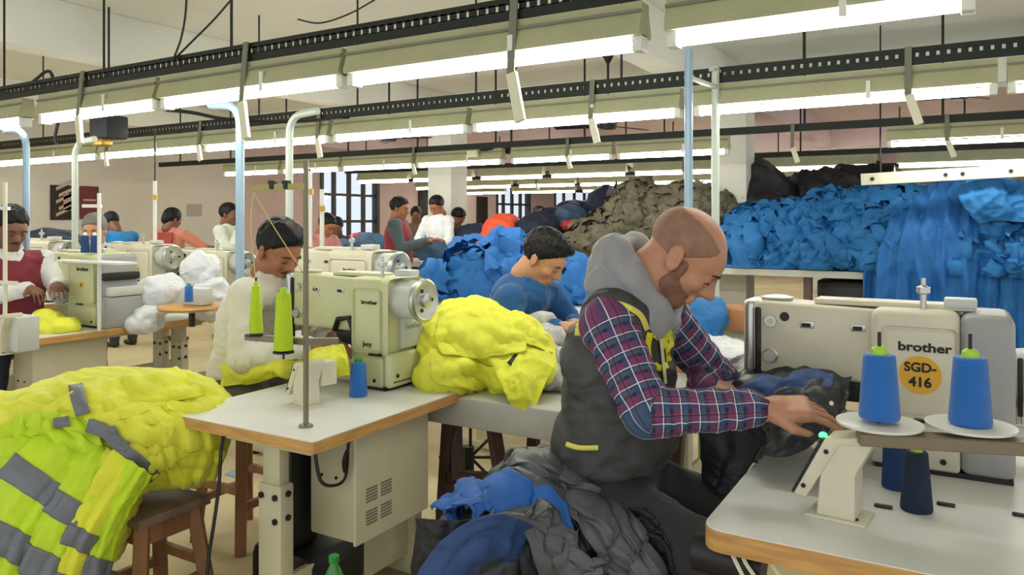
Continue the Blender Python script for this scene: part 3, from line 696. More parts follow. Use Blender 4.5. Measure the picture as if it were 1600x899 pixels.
    if wheel:
        MB().cyl((-.01, -.02, H-.09), (.11, -.02, H-.09), .078, n=32).build('motor_drum', M['lgrey'], t)
        w = MB().lathe((0, 0, 0), [(.085, 0), (.088, .006), (.088, .02), (.08, .026), (.062, .02), (.03, .02), (.028, .03), (.012, .034)], 32, Matrix.Translation((.108, -.02, H-.09)) @ Matrix.Rotation(R(90), 4, 'Y')).build('handwheel', M['chrome'], t)
        for a in range(3): MB().cyl((.126, -.02+.045*math.cos(a*2.09), H-.09+.045*math.sin(a*2.09)), (.131, -.02+.045*math.cos(a*2.09), H-.09+.045*math.sin(a*2.09)), .008, n=8).build('wheel_hole', M['ink'], w)
        MB().box(-.005, -.03, .16, .02, h, .30, .01).build('end_panel', M['lgrey'], t)
        lettering('brother', .11, M['embos'], t, M_end(.0215, .045, .25), bold=.01)
        lettering('Jeny', .05, M['ink'], t, M_front(cx, -h-.0045, .185), bold=.012)
        for y in (-.075, .09): MB().cyl((.03, y, .06), (.034, y, .06), .008, n=10).build('screw', M['ink'], t)
        MB().box(.029, -.1, .034, .0315, .11, .038).build('end_seam', M['ink'], t)
        MB().lathe((0, 0, 0), [(.02, 0), (.02, .004)], 20, Matrix.Translation((-LB-.03, -.06, .07)) @ Matrix.Rotation(R(90), 4, 'X')).lathe((0, 0, 0), [(.013, .004), (.013, .006)], 16, Matrix.Translation((-LB-.03, -.06, .07)) @ Matrix.Rotation(R(90), 4, 'X')).build('lock_dial', M['ink'], t)
    return t
machine('large cream bartack machine numbered SGD-416 before the bald man', (.12, 2.50, .8), sticker='SGD', H=.445, endc=.125)
machine('olive-cream machine with round handwheel on the centre table', (-2.0, 2.53, .8), front='green', endm='green', wheel=True, LB=.19, LA=.6, H=.455, endc=.012, brand=True, sc=1)
m3 = machine('boxy machine with grey end cover on table at left', (-4.66, 3.0, .8), front='green', endm='mgrey', LB=.36, LA=.68, H=.47, W=.27, endc=.05, sticker='SG', detail=1, brand=True)
MB().box(-.03, -.12, .3, .03, .12, .35, .008).build('vent_slot', M['dark'], m3)
MB().box(-.03, -.137, .0, .045, .137, .2, .02).build('lower_cover', M['mgrey'], m3)
MB().box(-.02, -.1, .2, .05, .13, .26, .01).build('cover_step', M['lgrey'], m3)
BG = [('pale machine with round handwheel right behind the centre table machine', 600, 440, 4.9, 1.2, 0, True, 'SG'),
      ('pale machine behind plastic bags, nearer to kurta-wearing man', 372, 448, 6.0, 1.0, 0, True, 'SG'),
      ('pale machine behind the boxy one, in front of woman in red', 258, 440, 6.2, 1.08, 0, True, 'SG'),
      ('pale machine behind the shoulder of the maroon-vested seated man', 98, 438, 6.0, 1.05, 0, True, None)]
for lab, px, py, d, s, rz, wh, st in BG:
    p = dp(px, py, d); zz = 1.5-(400-HOR)*d/FPX - .22*s if False else None
    top = {600: 390, 372: 391, 258: 381, 98: 375}[px]
    ztop = 1.5-(top-HOR)*d/FPX; z = ztop-.455*s
    m_ = machine(lab, (p.x, p.y, z), rz, s, wheel=True, endm='cream', LB=.3, LA=.66, endc=.012, sticker=st, brand=(px == 600), detail=1)
    sew_table(lab.replace('pale machine', 'plain work table under pale machine').split(',')[0], p.x-.85*s, p.y-.5, p.x+.1, p.y+.5, z=z, corner=.02, legs=True)
# ------------------------------------------------------------------ cloth
from mathutils.bvhtree import BVHTree
C = dict(
 hiv=mat('hivis_yellow', (226, 228, 50), .7, var=.12, vs=7, bump=.25, bs=90, sheen=.2, fold=0.8, fs=6), hiv2=mat('hivis_lime', (196, 226, 40), .7, var=.12, vs=7, bump=.25, bs=90, fold=0.7, fs=6),
 hivo=mat('hivis_pale', (232, 232, 70), .7, var=.1, vs=6, bump=.2, bs=80, fold=0.8, fs=7), refl=mat('reflective_grey', (112, 116, 124), .5, .1, var=.1, vs=20),
 blue=mat('blue_fabric', (36, 118, 186), .7, var=.2, vs=3, bump=.2, bs=60, fold=0.9, fs=4), blued=mat('deep_blue_fabric', (36, 108, 182), .75, var=.15, vs=4, bump=.2, bs=60, fold=0.8, fs=4),
 royal=mat('royal_blue_fabric', (34, 98, 178), .65, var=.15, vs=5, bump=.2, bs=70, fold=0.7, fs=7), denim=mat('dusty_blue_fabric', (44, 74, 128), .7, var=.15, vs=5, bump=.2, bs=80, fold=0.7, fs=7),
 nylon=mat('charcoal_nylon', (44, 46, 50), .4, var=.15, vs=5, bump=.15, bs=50, fold=0.9, fs=7), nylonl=mat('grey_nylon', (82, 84, 89), .38, var=.15, vs=5, bump=.15, bs=50, fold=0.9, fs=6),
 black=mat('black_fabric', (26, 27, 32), .6, var=.15, vs=5, bump=.2, bs=60, fold=0.7, fs=6), navy=mat('navy_fabric', (26, 36, 62), .75, var=.15, vs=4, bump=.2, bs=50, fold=0.8, fs=5),
 olive=mat('olive_fabric', (104, 98, 80), .85, var=.25, vs=5, bump=.3, bs=60, fold=0.8, fs=8), orange=mat('orange_fabric', (236, 90, 52), .7, var=.12, vs=5, bump=.2, bs=60, fold=0.7, fs=6),
 bag=mat('white_plastic_bag', (226, 228, 232), .3, var=.06, vs=9, bump=.15, bs=40, fold=0.9, fs=12), scrap=mat('scrap_grey', (190, 190, 190), .8, var=.3, vs=30),
 slate=mat('slate_blue_fabric', (60, 88, 118), .8, var=.25, vs=8, bump=.2, bs=60, fold=0.9, fs=7), red=mat('red_fabric', (190, 50, 60), .8, var=.1),
)
def rebase(o):      # moves a mesh object's origin to the middle of its base
    me = o.data; n = len(me.vertices); a = np.empty(n*3, np.float32); me.vertices.foreach_get('co', a); a = a.reshape(-1, 3)
    c = Vector(((a[:, 0].min()+a[:, 0].max())/2, (a[:, 1].min()+a[:, 1].max())/2, a[:, 2].min()))
    me.transform(Matrix.Translation(-c)); o.location = o.location+c; OFF[o.name] = Vector(o.location); return o
def heap(name, label, cat, prims, m, h=.02, amp=.03, f=5, seed=1, octv=3, stretch=(1, 1, 1), it=1, kind=None, group=None, floor=None, k=.06, fold=None):
    P = np.array([list(p[0]) for p in prims]); Rr = np.array([list(p[1]) for p in prims]); mg = .06+amp
    sd = SD((P-Rr).min(0)-mg, (P+Rr).max(0)+mg, h)
    for p in prims:
        Rl = Matrix.Rotation(p[2], 3, 'Z') if len(p) > 2 else None
        sd.ell(p[0], p[1], Rl, k=k)
    if floor is not None: sd.cut((0, 0, floor), (0, 0, -1))
    V, F = sd.mesh(); V = relax(V, F, it); N = vnormals(V, F)
    d = crumple(V*np.array(stretch), f, seed, octv)*amp
    if fold: d = d+folds(V, fold[0], fold[1], seed)*fold[2]
    V = V+N*d[:, None]
    if floor is not None: V[:, 2] = np.maximum(V[:, 2], floor)
    o = raw(name, V, F, m, None, ang=180); rebase(o); setp(o, label, cat, group, kind)
    return o, V, F
def cr(P, t):
    P = np.asarray(P, float); n = len(P)
    if n == 2: P = np.stack([P[0], (P[0]+P[1])/2, P[1]]); n = 3
    x = np.clip(t, 0, 1)*(n-1); i = np.minimum(x.astype(int), n-2); f = (x-i)
    f = f.reshape((-1,)+(1,)*(P.ndim-1))
    g = lambda k: P[np.clip(k, 0, n-1)]
    a = np.where((i == 0).reshape(f.shape), 2*P[0]-P[1], g(i-1)); b = g(i); c = g(i+1); d = np.where((i == n-2).reshape(f.shape), 2*P[-1]-P[-2], g(i+2))
    return .5*((2*b)+(c-a)*f+(2*a-5*b+4*c-d)*f*f+(3*b-a-3*c+d)*f**3)
def sheet_fn(rows, amp=.012, f=7, seed=0, stretch=(1, 1, 1), fold=(0, 0), pix=True):
    if pix: rows = [[dp(*q) for q in r] for r in rows]
    G = np.array([[list(q) for q in r] for r in rows])
    def S(us, vs):
        A = cr(G, vs)                       # nv, ncol, 3
        A = np.swapaxes(A, 0, 1); B = cr(A, us)   # nu, nv, 3
        B = np.swapaxes(B, 0, 1)
        du = np.gradient(B, axis=1); dv = np.gradient(B, axis=0); N = np.cross(du, dv)
        N /= np.linalg.norm(N, axis=2, keepdims=True)+1e-9
        cen = B.reshape(-1, 3).mean(0); Nm = N.reshape(-1, 3).mean(0)
        if np.dot(Nm, np.array([0, 0, CAM_H])-cen) < 0: N = -N
        Q = B.reshape(-1, 3)
        d = crumple(Q*np.array(stretch), f, seed, 3).reshape(B.shape[:2])*amp
        if fold[0]:
            U, Vv = np.meshgrid(us, vs); w = noise(np.stack([U.ravel()*2, Vv.ravel()*1.5, U.ravel()*0+seed], 1), seed+3).reshape(U.shape)
            d = d+fold[1]*asym(U*fold[0]*2*math.pi+w*2.4)*np.clip(.85+w*.8, .2, 1.3)
        return B+N*d[..., None], N
    return S
def grid_mesh(name, P, N, m, parent, th=.004, world=True, label=None, off=0):
    nv, nu = P.shape[:2]; A = (P+N*off).reshape(-1, 3); B = (P+N*(off-th)).reshape(-1, 3); V = np.concatenate([A, B])
    i = np.arange((nv-1)*nu).reshape(nv-1, nu)[:, :-1].ravel(); K = nv*nu
    F = np.stack([i, i+1, i+nu+1, i+nu], 1); F2 = F[:, ::-1]+K; E = []
    def edge(a): return np.stack([a[:-1], a[1:], a[1:]+K, a[:-1]+K], 1)
    ids = np.arange(K).reshape(nv, nu)
    E = np.concatenate([edge(ids[0])[:, ::-1], edge(ids[-1]), edge(ids[:, 0]), edge(ids[:, -1])[:, ::-1]])
    return raw(name, V, np.concatenate([F, F2, E]), m, parent, world, ang=180, label=label)
def sheet(name, rows, m, parent=None, nu=40, nv=50, th=.005, bands=(), label=None, cat=None, group=None, bm='refl', **kw):
    S = sheet_fn(rows, **kw); us = np.linspace(0, 1, nu); vs = np.linspace(0, 1, nv)
    P, N = S(us, vs); o = grid_mesh(name, P, N, m, parent, th)
    if parent is None: rebase(o); setp(o, label, cat, group)
    for (v0, v1) in bands:
        a, b = int(v0*(nv-1)), int(v1*(nv-1))+1
        grid_mesh('reflective_band', P[a:b+1], N[a:b+1], C[bm], o, .004, off=.004)
    return o, P, N
def bvh_of(V, F): return BVHTree.FromPolygons([tuple(v) for v in V], [tuple(int(x) for x in f) for f in F])
def drape(name, bvh, pts, hw, m, parent, n=30, k=5, off=.006, label=None):
    P = cr(np.array(pts, float), np.linspace(0, 1, n)); D = np.gradient(P[:, :2], axis=0); D /= np.linalg.norm(D, axis=1, keepdims=True)+1e-9
    org = Vector((0, 0, CAM_H)); G = np.zeros((k, n, 3)); ok = True; last = None
    for i in range(n):
        for j in range(k):
            s = (j/(k-1)*2-1)*hw; x, y = P[i, 0]-D[i, 1]*s, P[i, 1]+D[i, 0]*s
            d = Vector(ray(x, y)).normalized(); hit = bvh.ray_cast(org, d)[0]
            if hit is None: hit = last if last is not None else dp(x, y, 2.6)
            last = hit; G[j, i] = np.array(hit-d*off)
    N = np.zeros_like(G); N[...] = -np.array(Vector(ray(P[n//2, 0], P[n//2, 1])).normalized())
    return grid_mesh(name, G, N, m, parent, .004, label=label)

def flap(name, bvh, rows, m, parent, nu=40, nv=40, off=.014, fold=(3, .01), amp=.006, f=9, seed=0, th=.004, label=None, sm=3, cat=None, group=None, push=0):
    G = np.array(rows, float); us = np.linspace(0, 1, nu); vs = np.linspace(0, 1, nv)
    A = cr(G, vs); A = np.swapaxes(A, 0, 1); B = np.swapaxes(cr(A, us), 0, 1); D = np.full(B.shape[:2], np.nan); org = Vector((0, 0, CAM_H))
    for i in range(nv):
        for j in range(nu):
            r_ = ray(B[i, j, 0], B[i, j, 1]); hit = bvh.ray_cast(org, Vector(r_).normalized())[0]
            if hit is not None: D[i, j] = float(np.dot(np.array(hit), FW))
    for _ in range(200):
        bad = np.isnan(D)
        if not bad.any(): break
        Q = np.pad(D, 1, constant_values=np.nan); S = np.stack([Q[:-2, 1:-1], Q[2:, 1:-1], Q[1:-1, :-2], Q[1:-1, 2:]]); c_ = (~np.isnan(S)).sum(0)
        av = np.nansum(S, 0)/np.maximum(c_, 1); D = np.where(bad & (c_ > 0), av, D)
    for _ in range(sm):
        Q = np.pad(D, 1, mode='edge'); D = .4*D+.15*(Q[:-2, 1:-1]+Q[2:, 1:-1]+Q[1:-1, :-2]+Q[1:-1, 2:])
    P = np.array([0, 0, CAM_H])+(RT*((B[..., :1]-800)/FPX)+FW+np.array([0, 0, 1.])*(-(B[..., 1:2]-HOR)/FPX))*(D[..., None]-push)
    N = np.cross(np.gradient(P, axis=1), np.gradient(P, axis=0)); N /= np.linalg.norm(N, axis=2, keepdims=True)+1e-9
    if np.sum(N*(np.array([0, 0, CAM_H])-P)) < 0: N = -N
    U, W = np.meshgrid(us, vs); w = noise(np.stack([U.ravel()*2, W.ravel()*1.6, U.ravel()*0+seed], 1), seed+3).reshape(U.shape)
    d = asym(U*fold[0]*2*math.pi+w*3.2)*fold[1]*np.clip(.8+w, .15, 1.4)+crumple(P.reshape(-1, 3), f, seed, 2).reshape(U.shape)*amp
    edge = np.minimum(np.minimum(U, 1-U), np.minimum(W, 1-W)); d = d*np.clip(edge*8, .35, 1)
    o = grid_mesh(name, P+N*(off+d)[..., None], N, m, parent, th, label=label)
    if parent is None: rebase(o); setp(o, label, cat, group)
    return o
# --- yellow hi-vis jackets over the stool at lower left
def stool(lab, x, y, w, z, m, mt, rz=0, splay=.07, legr=.024):
    t = thing('wooden_stool', lab, 'stool', (x, y, 0), rz, group='wooden stools'); h = w/2
    MB().box(-h, -h, z-.035, h, h, z, .006).build('seat', mt, t)
    for a in (-1, 1):
        for b in (-1, 1):
            MB().beam((a*(h-.04+splay*.6), b*(h-.04+splay*.6), 0), (a*(h-.045), b*(h-.045), z-.035), legr*2, legr*2, .003).build('leg', m, t)
    for a in (-1, 1):
        MB().box(-h+.05, a*(h-.045)-.012, z-.11, h-.05, a*(h-.045)+.012, z-.035).build('apron', m, t); MB().box(a*(h-.045)-.012, -h+.05, z-.11, a*(h-.045)+.012, h-.05, z-.035).build('apron', m, t)
        q = h-.045+splay*.35; MB().box(-q, a*q-.012, z*.42, q, a*q+.012, z*.42+.035).build('stretcher', m, t); MB().box(a*q-.012, -q, z*.3, a*q+.012, q, z*.3+.035).build('stretcher', m, t)
    return t
pn = gp(212, 814, .45)
stool('brown wooden stool half hidden under yellow hi-vis jackets at lower left', pn.x-.135, pn.y+.15, .3, .45, M['wood'], M['woodtop'])
o, V, F = heap('hi_vis_jackets', 'crumpled heap of bright yellow hi-vis jackets on the stool at left', 'jackets',
    [(dp(235, 655, 3.0), (.36, .26, .17)), (dp(150, 668, 2.9), (.33, .26, .2)), (dp(60, 720, 2.8), (.3, .26, .24)), (dp(285, 700, 2.9), (.13, .15, .13)), (dp(265, 645, 3.0), (.18, .18, .13)),
     (dp(200, 700, 2.75), (.14, .13, .14)), (dp(110, 780, 2.72), (.22, .2, .28)), (dp(40, 860, 2.65), (.28, .22, .35)), (dp(-30, 800, 2.75), (.25, .25, .4))],
    C['hiv'], h=.012, amp=.012, f=9, seed=4, stretch=(.7, .9, 2.0), kind='stuff', it=2, octv=3, fold=((.4, .1, 1.0), 13, .017))
bv = bvh_of(V, F)
for i, (rows, mm, fo, of) in enumerate((
    ([[(70, 640), (130, 606), (200, 590), (275, 578)], [(60, 668), (130, 640), (205, 618), (300, 600)], [(80, 690), (150, 668), (220, 640), (318, 622)]], 'hiv', (6, .016), .014),
    ([[(150, 655), (200, 640), (262, 632), (330, 640)], [(185, 690), (232, 672), (290, 662), (345, 668)], [(235, 742), (265, 722), (305, 706), (342, 704)]], 'hivo', (5, .017), .028),
    ([[(-20, 690), (30, 655), (75, 648), (125, 655)], [(-20, 730), (30, 690), (90, 678), (160, 690)], [(-20, 790), (40, 740), (110, 722), (190, 738)]], 'hiv2', (6, .015), .022),
    ([[(245, 700), (280, 690), (325, 688), (346, 700)], [(258, 730), (290, 725), (325, 722), (342, 725)], [(270, 758), (295, 758), (318, 752), (335, 745)]], 'hiv', (4, .015), .018))):
    flap('jacket_flap', bv, rows, C[mm], o, fold=fo, off=of, seed=130+i)
for pts, hw in (([(118, 600), (122, 622), (130, 648)], 12), ([(84, 662), (96, 660), (108, 658)], 8), ([(136, 665), (165, 675), (195, 705), (220, 725), (243, 748)], 11), ([(172, 668), (182, 690), (200, 700)], 9)):
    drape('reflective_band', bv, pts, hw, C['refl'], o, n=16, off=.05)
ST = [ # centre lines from the top edge to the hem, half width in metres, band positions
 ([(60, 700, 2.62), (0, 760, 2.5), (-50, 850, 2.42), (-80, 960, 2.38)], .13, ((.42, .56), (.74, .88)), 'hiv', 'leftmost yellow hi-vis jacket hanging down the heap'),
 ([(120, 690, 2.6), (75, 745, 2.44), (10, 840, 2.36), (-30, 950, 2.34)], .11, ((.34, .46), (.62, .74)), 'hiv2', 'second yellow hi-vis jacket from left hanging down the heap'),
 ([(165, 705, 2.58), (125, 770, 2.42), (70, 860, 2.36), (30, 960, 2.34)], .09, ((.38, .5), (.68, .8)), 'hiv2', 'third yellow hi-vis jacket from left hanging down the heap'),
 ([(190, 712, 2.56), (148, 785, 2.42), (102, 870, 2.37), (72, 970, 2.36)], .08, ((.5, .6), (.76, .88)), 'hiv', 'fourth yellow hi-vis jacket from left, beside the stool legs'),
 ([(214, 728, 2.54), (170, 795, 2.44), (138, 875, 2.4), (118, 970, 2.4)], .055, ((.64, .76),), 'hiv2', 'narrow yellow hi-vis sleeve hanging right against the stool'),
]
for i, (cl, hw, bd, mm, lab) in enumerate(ST):
    rows = []
    for j, (x, y, d) in enumerate(cl):
        a = np.array(cl[max(j-1, 0)][:2]); b = np.array(cl[min(j+1, len(cl)-1)][:2]); t_ = (b-a)/np.linalg.norm(b-a); n_ = np.array([t_[1], -t_[0]])
        w = hw*FPX/d*(1+.1*j); rows.append([(x-n_[0]*w, y-n_[1]*w, d+.07), (x-n_[0]*w*.5, y-n_[1]*w*.5, d+.015), (x, y, d), (x+n_[0]*w*.5, y+n_[1]*w*.5, d+.015), (x+n_[0]*w, y+n_[1]*w, d+.07)])
    sheet('hi_vis_jacket', rows, C[mm], nu=44, nv=70, bands=bd, label=lab, cat='jacket', group='hi-vis jackets hanging from the stool heap', amp=.006, f=9, seed=20+i, fold=(3, .013))

# --- bench table with yellow garment behind the centre table
t = thing('wooden_bench_table', 'grey-topped wooden work table holding the yellow garment', 'table', (-1.4, 2.9, 0))
MB().box(-2.0, 2.56, .66, -1.02, 3.5, .78, .01).build('top', mat('table_grey', (186, 184, 174), .5, var=.1), t, True)
for x in (-1.86, -1.12):
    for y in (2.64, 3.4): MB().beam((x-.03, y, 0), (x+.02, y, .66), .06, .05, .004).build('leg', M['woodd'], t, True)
x0, y0 = gp(703, 640, .66).x, 2.7
for px, dx in ((712, -.0), (770, .03)):
    a = yp(px, 645, 2.68); b = yp(px+(2 if dx == 0 else 14), 752, 2.62)
    MB().beam((a.x, a.y, .66), (b.x, b.y, b.z), .05, .05, .004).build('leg', M['woodd'], t, True)
a = yp(700, 745, 2.63); b = yp(785, 750, 2.63); MB().beam(a, b, .04, .05, .004).build('rail', M['woodd'], t, True)
t = thing('treadle_wheel', 'dark spoked cast treadle on floor behind the centre table', 'treadle', dp(735, 760, 3.9))
c = dp(735, 715, 3.9)
for a in range(4): v = Vector((math.cos(a*.785)*.16*math.cos(ANG), math.cos(a*.785)*.16*math.sin(ANG), math.sin(a*.785)*.16)); MB().cyl(c-v, c+v, .008, n=6).build('spoke', M['dark'], t, True)
MB().cyl(c-Vector((0, .02, .14)), c-Vector((0, .02, -.06)), .03, n=10).build('hub', M['black'], t, True)
MB().cyl((c.x, c.y, 0), (c.x, c.y, c.z-.1), .02, n=8).build('stem', M['black'], t, True)
MB().box(c.x-.15, c.y-.1, 0, c.x+.15, c.y+.1, .03, .01).build('base', M['dark'], t, True)
o, V, F = heap('yellow_garment', 'crumpled bright yellow garment heaped on the grey work table', 'garment',
    [(dp(725, 545, 3.35), (.22, .2, .17)), (dp(790, 540, 3.35), (.2, .18, .13)), (dp(735, 505, 3.45), (.17, .17, .1)), (dp(700, 580, 3.2), (.12, .14, .1)), (dp(815, 575, 3.2), (.14, .14, .09))],
    C['hivo'], h=.01, amp=.014, f=8, seed=9, stretch=(1, 1, 1.5), it=2, octv=3, fold=((.6, .2, .8), 12, .014))
bvy = bvh_of(V, F)
for i, (rows, fo) in enumerate((([[(690, 490), (740, 482), (800, 500)], [(680, 530), (745, 520), (820, 530)], [(690, 556), (750, 560), (822, 552)]], (5, .009)), ([[(672, 560), (730, 562), (780, 575)], [(676, 590), (735, 592), (790, 602)], [(700, 604), (745, 612), (800, 612)]], (4, .009)), ([[(795, 500), (825, 505), (852, 530)], [(790, 530), (825, 540), (862, 556)]], (2, .01)))):
    flap('garment_fold', bvy, rows, C['hivo'], o, fold=fo, off=.012, seed=150+i)
rows = [[(780, 545, 3.2), (820, 535, 3.22), (866, 545, 3.25)], [(775, 580, 3.08), (815, 570, 3.05), (868, 568, 3.1)], [(790, 610, 3.0), (820, 605, 2.95), (848, 605, 3.0)], [(806, 640, 2.98), (818, 644, 2.94), (832, 640, 2.96)]]
f_, P_, N_ = sheet('loose_flap', rows, C['hiv'], o, amp=.012, f=8, seed=3, fold=(2, .012))
drape('dark_patch', bvh_of(V, F), [(798, 560), (806, 566), (814, 560)], 9, C['black'], o, n=8, k=4, label='small dark patch')
for i, (px, py, d) in enumerate(((858, 528, 3.4), (872, 560, 3.3), (868, 590, 3.2), (846, 505, 3.7))):
    o, V, F = heap('cloth_scrap', ['printed grey cloth scrap right of yellow garment, highest', 'printed grey cloth scrap right of yellow garment, middle', 'printed grey cloth scrap right of yellow garment, lowest', 'pale cloth scrap near elbow of blue-shirted man'][i], 'scrap', [(dp(px, py, d), (.07, .07, .045))], C['scrap'], h=.01, amp=.015, f=14, seed=40+i)

# --- bottom centre: black and blue jackets over a stool
st = dp(870, 860, 2.13); stool('wooden stool buried under black and blue jackets at bottom centre', st.x, st.y, .3, .46, M['wood'], M['woodtop'])
o, V, F = heap('jacket_heap', 'heap of charcoal nylon jackets draped over stool at bottom centre', 'jackets',
    [(dp(865, 810, 2.25), (.2, .18, .12)), (dp(840, 780, 2.35), (.13, .13, .11)), (dp(950, 860, 2.2), (.17, .17, .13)), (dp(780, 860, 2.2), (.17, .15, .09)), (dp(1005, 905, 2.15), (.12, .13, .12)), (dp(720, 860, 2.15), (.07, .1, .07))],
    C['nylon'], h=.01, amp=.03, f=6, seed=14, it=2, kind='stuff', fold=((.6, -.3, .6), 9, .014))
bvj = bvh_of(V, F)
def jf(lab, rows, m, seed, fold=(3, .014), off=.02, **k):
    return flap('jacket', bvj, rows, C[m], None, fold=fold, off=off, seed=seed, nu=56, nv=56, label=lab, cat='jacket', group='jackets draped at bottom centre', **k)
jf('dull charcoal jacket spread over the top and back of the bottom-centre heap', [[(780, 735), (815, 712), (860, 714), (915, 735)], [(800, 765), (850, 745), (910, 750), (965, 780)], [(850, 800), (905, 790), (965, 805), (1020, 845)], [(890, 850), (950, 840), (1010, 855), (1060, 900)], [(920, 920), (980, 920), (1040, 920), (1085, 945)]], 'nylon', 61, (6, .014), .02)
jf('silvery grey jacket fold running from top of the bottom-centre heap to lower right', [[(788, 748), (805, 722), (840, 716)], [(840, 780), (868, 752), (900, 744)], [(900, 825), (930, 795), (955, 780)], [(950, 890), (975, 850), (1000, 830)], [(975, 950), (1005, 920), (1035, 905)]], 'nylonl', 68, (3.5, .013), .045)
jf('black jacket fold along the right edge of the bottom-centre heap', [[(858, 716), (885, 722), (915, 738)], [(930, 758), (955, 770), (980, 795)], [(990, 815), (1012, 835), (1035, 860)], [(1030, 880), (1055, 900), (1082, 925)]], 'black', 62, (2.4, .012), .05)
jf('bright royal blue lining lying across the bottom-centre heap', [[(688, 808), (732, 772), (795, 756), (848, 768)], [(705, 818), (752, 798), (812, 786), (872, 800)], [(735, 818), (785, 815), (840, 822), (892, 840)]], 'royal', 63, (3, .01), .05)
jf('black jacket sleeve lying below the blue lining at bottom centre', [[(770, 812), (830, 818), (880, 835)], [(800, 838), (850, 846), (900, 868)], [(810, 880), (870, 890), (915, 905)], [(800, 930), (860, 930), (915, 935)]], 'black', 69, (3, .01), .04)
jf('plain grey nylon panel hanging from the middle of bottom-centre heap', [[(786, 806), (812, 806), (835, 815)], [(815, 845), (858, 836), (898, 850)], [(848, 895), (890, 882), (942, 892)], [(868, 950), (915, 940), (968, 945)]], 'nylonl', 65, (2.4, .01), .07)
def sp(lab, rows, m, seed, fold=(2, .012), amp=.012, name='jacket', f=8):
    return sheet(name, rows, C[m], label=lab, cat='jacket', group='jackets draped at bottom centre', seed=seed, fold=fold, amp=amp, f=f, nu=50, nv=60)[0]
sp('dusty blue sleeve arching down to the bottom edge, left of heap', [[(835, 822, 2.0), (820, 850, 2.0), (800, 875, 2.04)], [(775, 802, 1.92), (765, 842, 1.9), (755, 875, 1.95)], [(708, 832, 1.9), (716, 872, 1.88), (724, 902, 1.94)], [(662, 895, 1.92), (684, 922, 1.88), (708, 942, 1.95)], [(645, 960, 1.94), (672, 975, 1.9), (702, 990, 1.96)]], 'denim', 64, fold=(1.6, .016))
sp('black fabric corner hanging at left end of bottom-centre heap', [[(655, 808, 2.1), (690, 812, 2.03), (735, 812, 2.03)], [(652, 850, 2.1), (682, 850, 2.02), (715, 850, 2.02)], [(652, 905, 2.12), (674, 900, 2.04), (698, 895, 2.06)]], 'black', 66, fold=(1, .01))
sp('small bright blue cloth hanging under right foreground table corner', [[(1022, 830, 2.18), (1045, 820, 2.13), (1068, 840, 2.13)], [(1028, 855, 2.14), (1050, 858, 2.1), (1070, 868, 2.1)], [(1045, 875, 2.14), (1060, 880, 2.1), (1072, 885, 2.12)]], 'blue', 67, fold=(1, .006), amp=.006)

# --- garment being sewn at the near machine
o, P_, N_ = sheet('sewn_garment', [[(1100, 570, 2.75), (1160, 560, 2.7), (1240, 565, 2.6), (1325, 570, 2.5)], [(1095, 590, 2.6), (1170, 580, 2.45), (1250, 580, 2.35), (1335, 590, 2.35)], [(1110, 612, 2.45), (1180, 612, 2.25), (1262, 600, 2.15), (1325, 606, 2.2)], [(1190, 690, 2.2), (1220, 670, 2.1), (1275, 650, 2.04), (1322, 640, 2.1)], [(1178, 725, 2.16), (1200, 720, 2.06), (1238, 712, 2.02), (1310, 668, 2.04)]], C['nylon'], nu=60, nv=70, amp=.016, f=9, seed=71, fold=(3, .012), label='charcoal nylon jacket being sewn under the near machine arm', cat='garment')
sheet('blue_lining', [[(1170, 600, 2.3), (1215, 585, 2.26), (1260, 580, 2.22), (1300, 590, 2.2)], [(1160, 612, 2.24), (1215, 600, 2.18), (1262, 596, 2.14), (1300, 606, 2.12)], [(1150, 626, 2.24), (1205, 622, 2.16), (1250, 618, 2.12), (1285, 622, 2.1)]], C['denim'], o, nu=40, nv=30, amp=.012, f=10, seed=72, fold=(2, .01))
for (px, py, d) in ((1299, 631, 2.02), (1262, 676, 2.0)): p = dp(px, py, d); MB().lathe((0, 0, 0), [(.007, 0), (.005, .004)], 10, Matrix.Translation(p) @ Vector((0, 0, 1)).rotation_difference(-Vector(ray(px, py)).normalized()).to_matrix().to_4x4()).build('snap_button', M['chrome'], o, True)
sheet('hanging_garment', [[(1095, 672, 2.3), (1150, 672, 2.24), (1215, 672, 2.2)], [(1100, 720, 2.28), (1140, 720, 2.2), (1185, 715, 2.16)], [(1105, 770, 2.26), (1130, 775, 2.2), (1150, 770, 2.16)]], C['black'], label='black trouser garment hanging off the table edge by his knee', cat='garment', amp=.012, f=7, seed=75, fold=(2, .01))

# --- big blue heap and its neighbours on the long cutting bench
BY = 8.45
t = thing('cutting_bench', 'long pale cutting bench running across the back of the hall', 'bench', (-3, 9.2, 0))
MB().prism([(-8.6, 7.75), (-5.85, 7.75), (-5.85, BY), (1.6, BY), (1.6, 10.1), (-5.85, 10.1), (-5.85, 8.4), (-8.6, 8.4)], .88, .95, 'z').build('top', mat('bench_top', (206, 206, 198), .45, var=.05), t, True)
for x in np.arange(-8.4, 1.6, 1.4):
    for y in ((BY+.1, 10.0) if x > -5.8 else (7.85, 8.3)): MB().box(x-.04, y-.04, 0, x+.04, y+.04, .88, .004).build('leg', mat('bench_leg', (96, 76, 72), .6), t, True)
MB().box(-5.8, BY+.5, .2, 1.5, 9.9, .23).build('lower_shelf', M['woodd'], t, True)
o = MB().box(-1.35, BY+.35, .23, -.35, BY+1.2, .83, .02).build('storage_crate', M['black']); rebase(o); setp(o, 'dark storage box on the shelf below the blue heap', 'box')
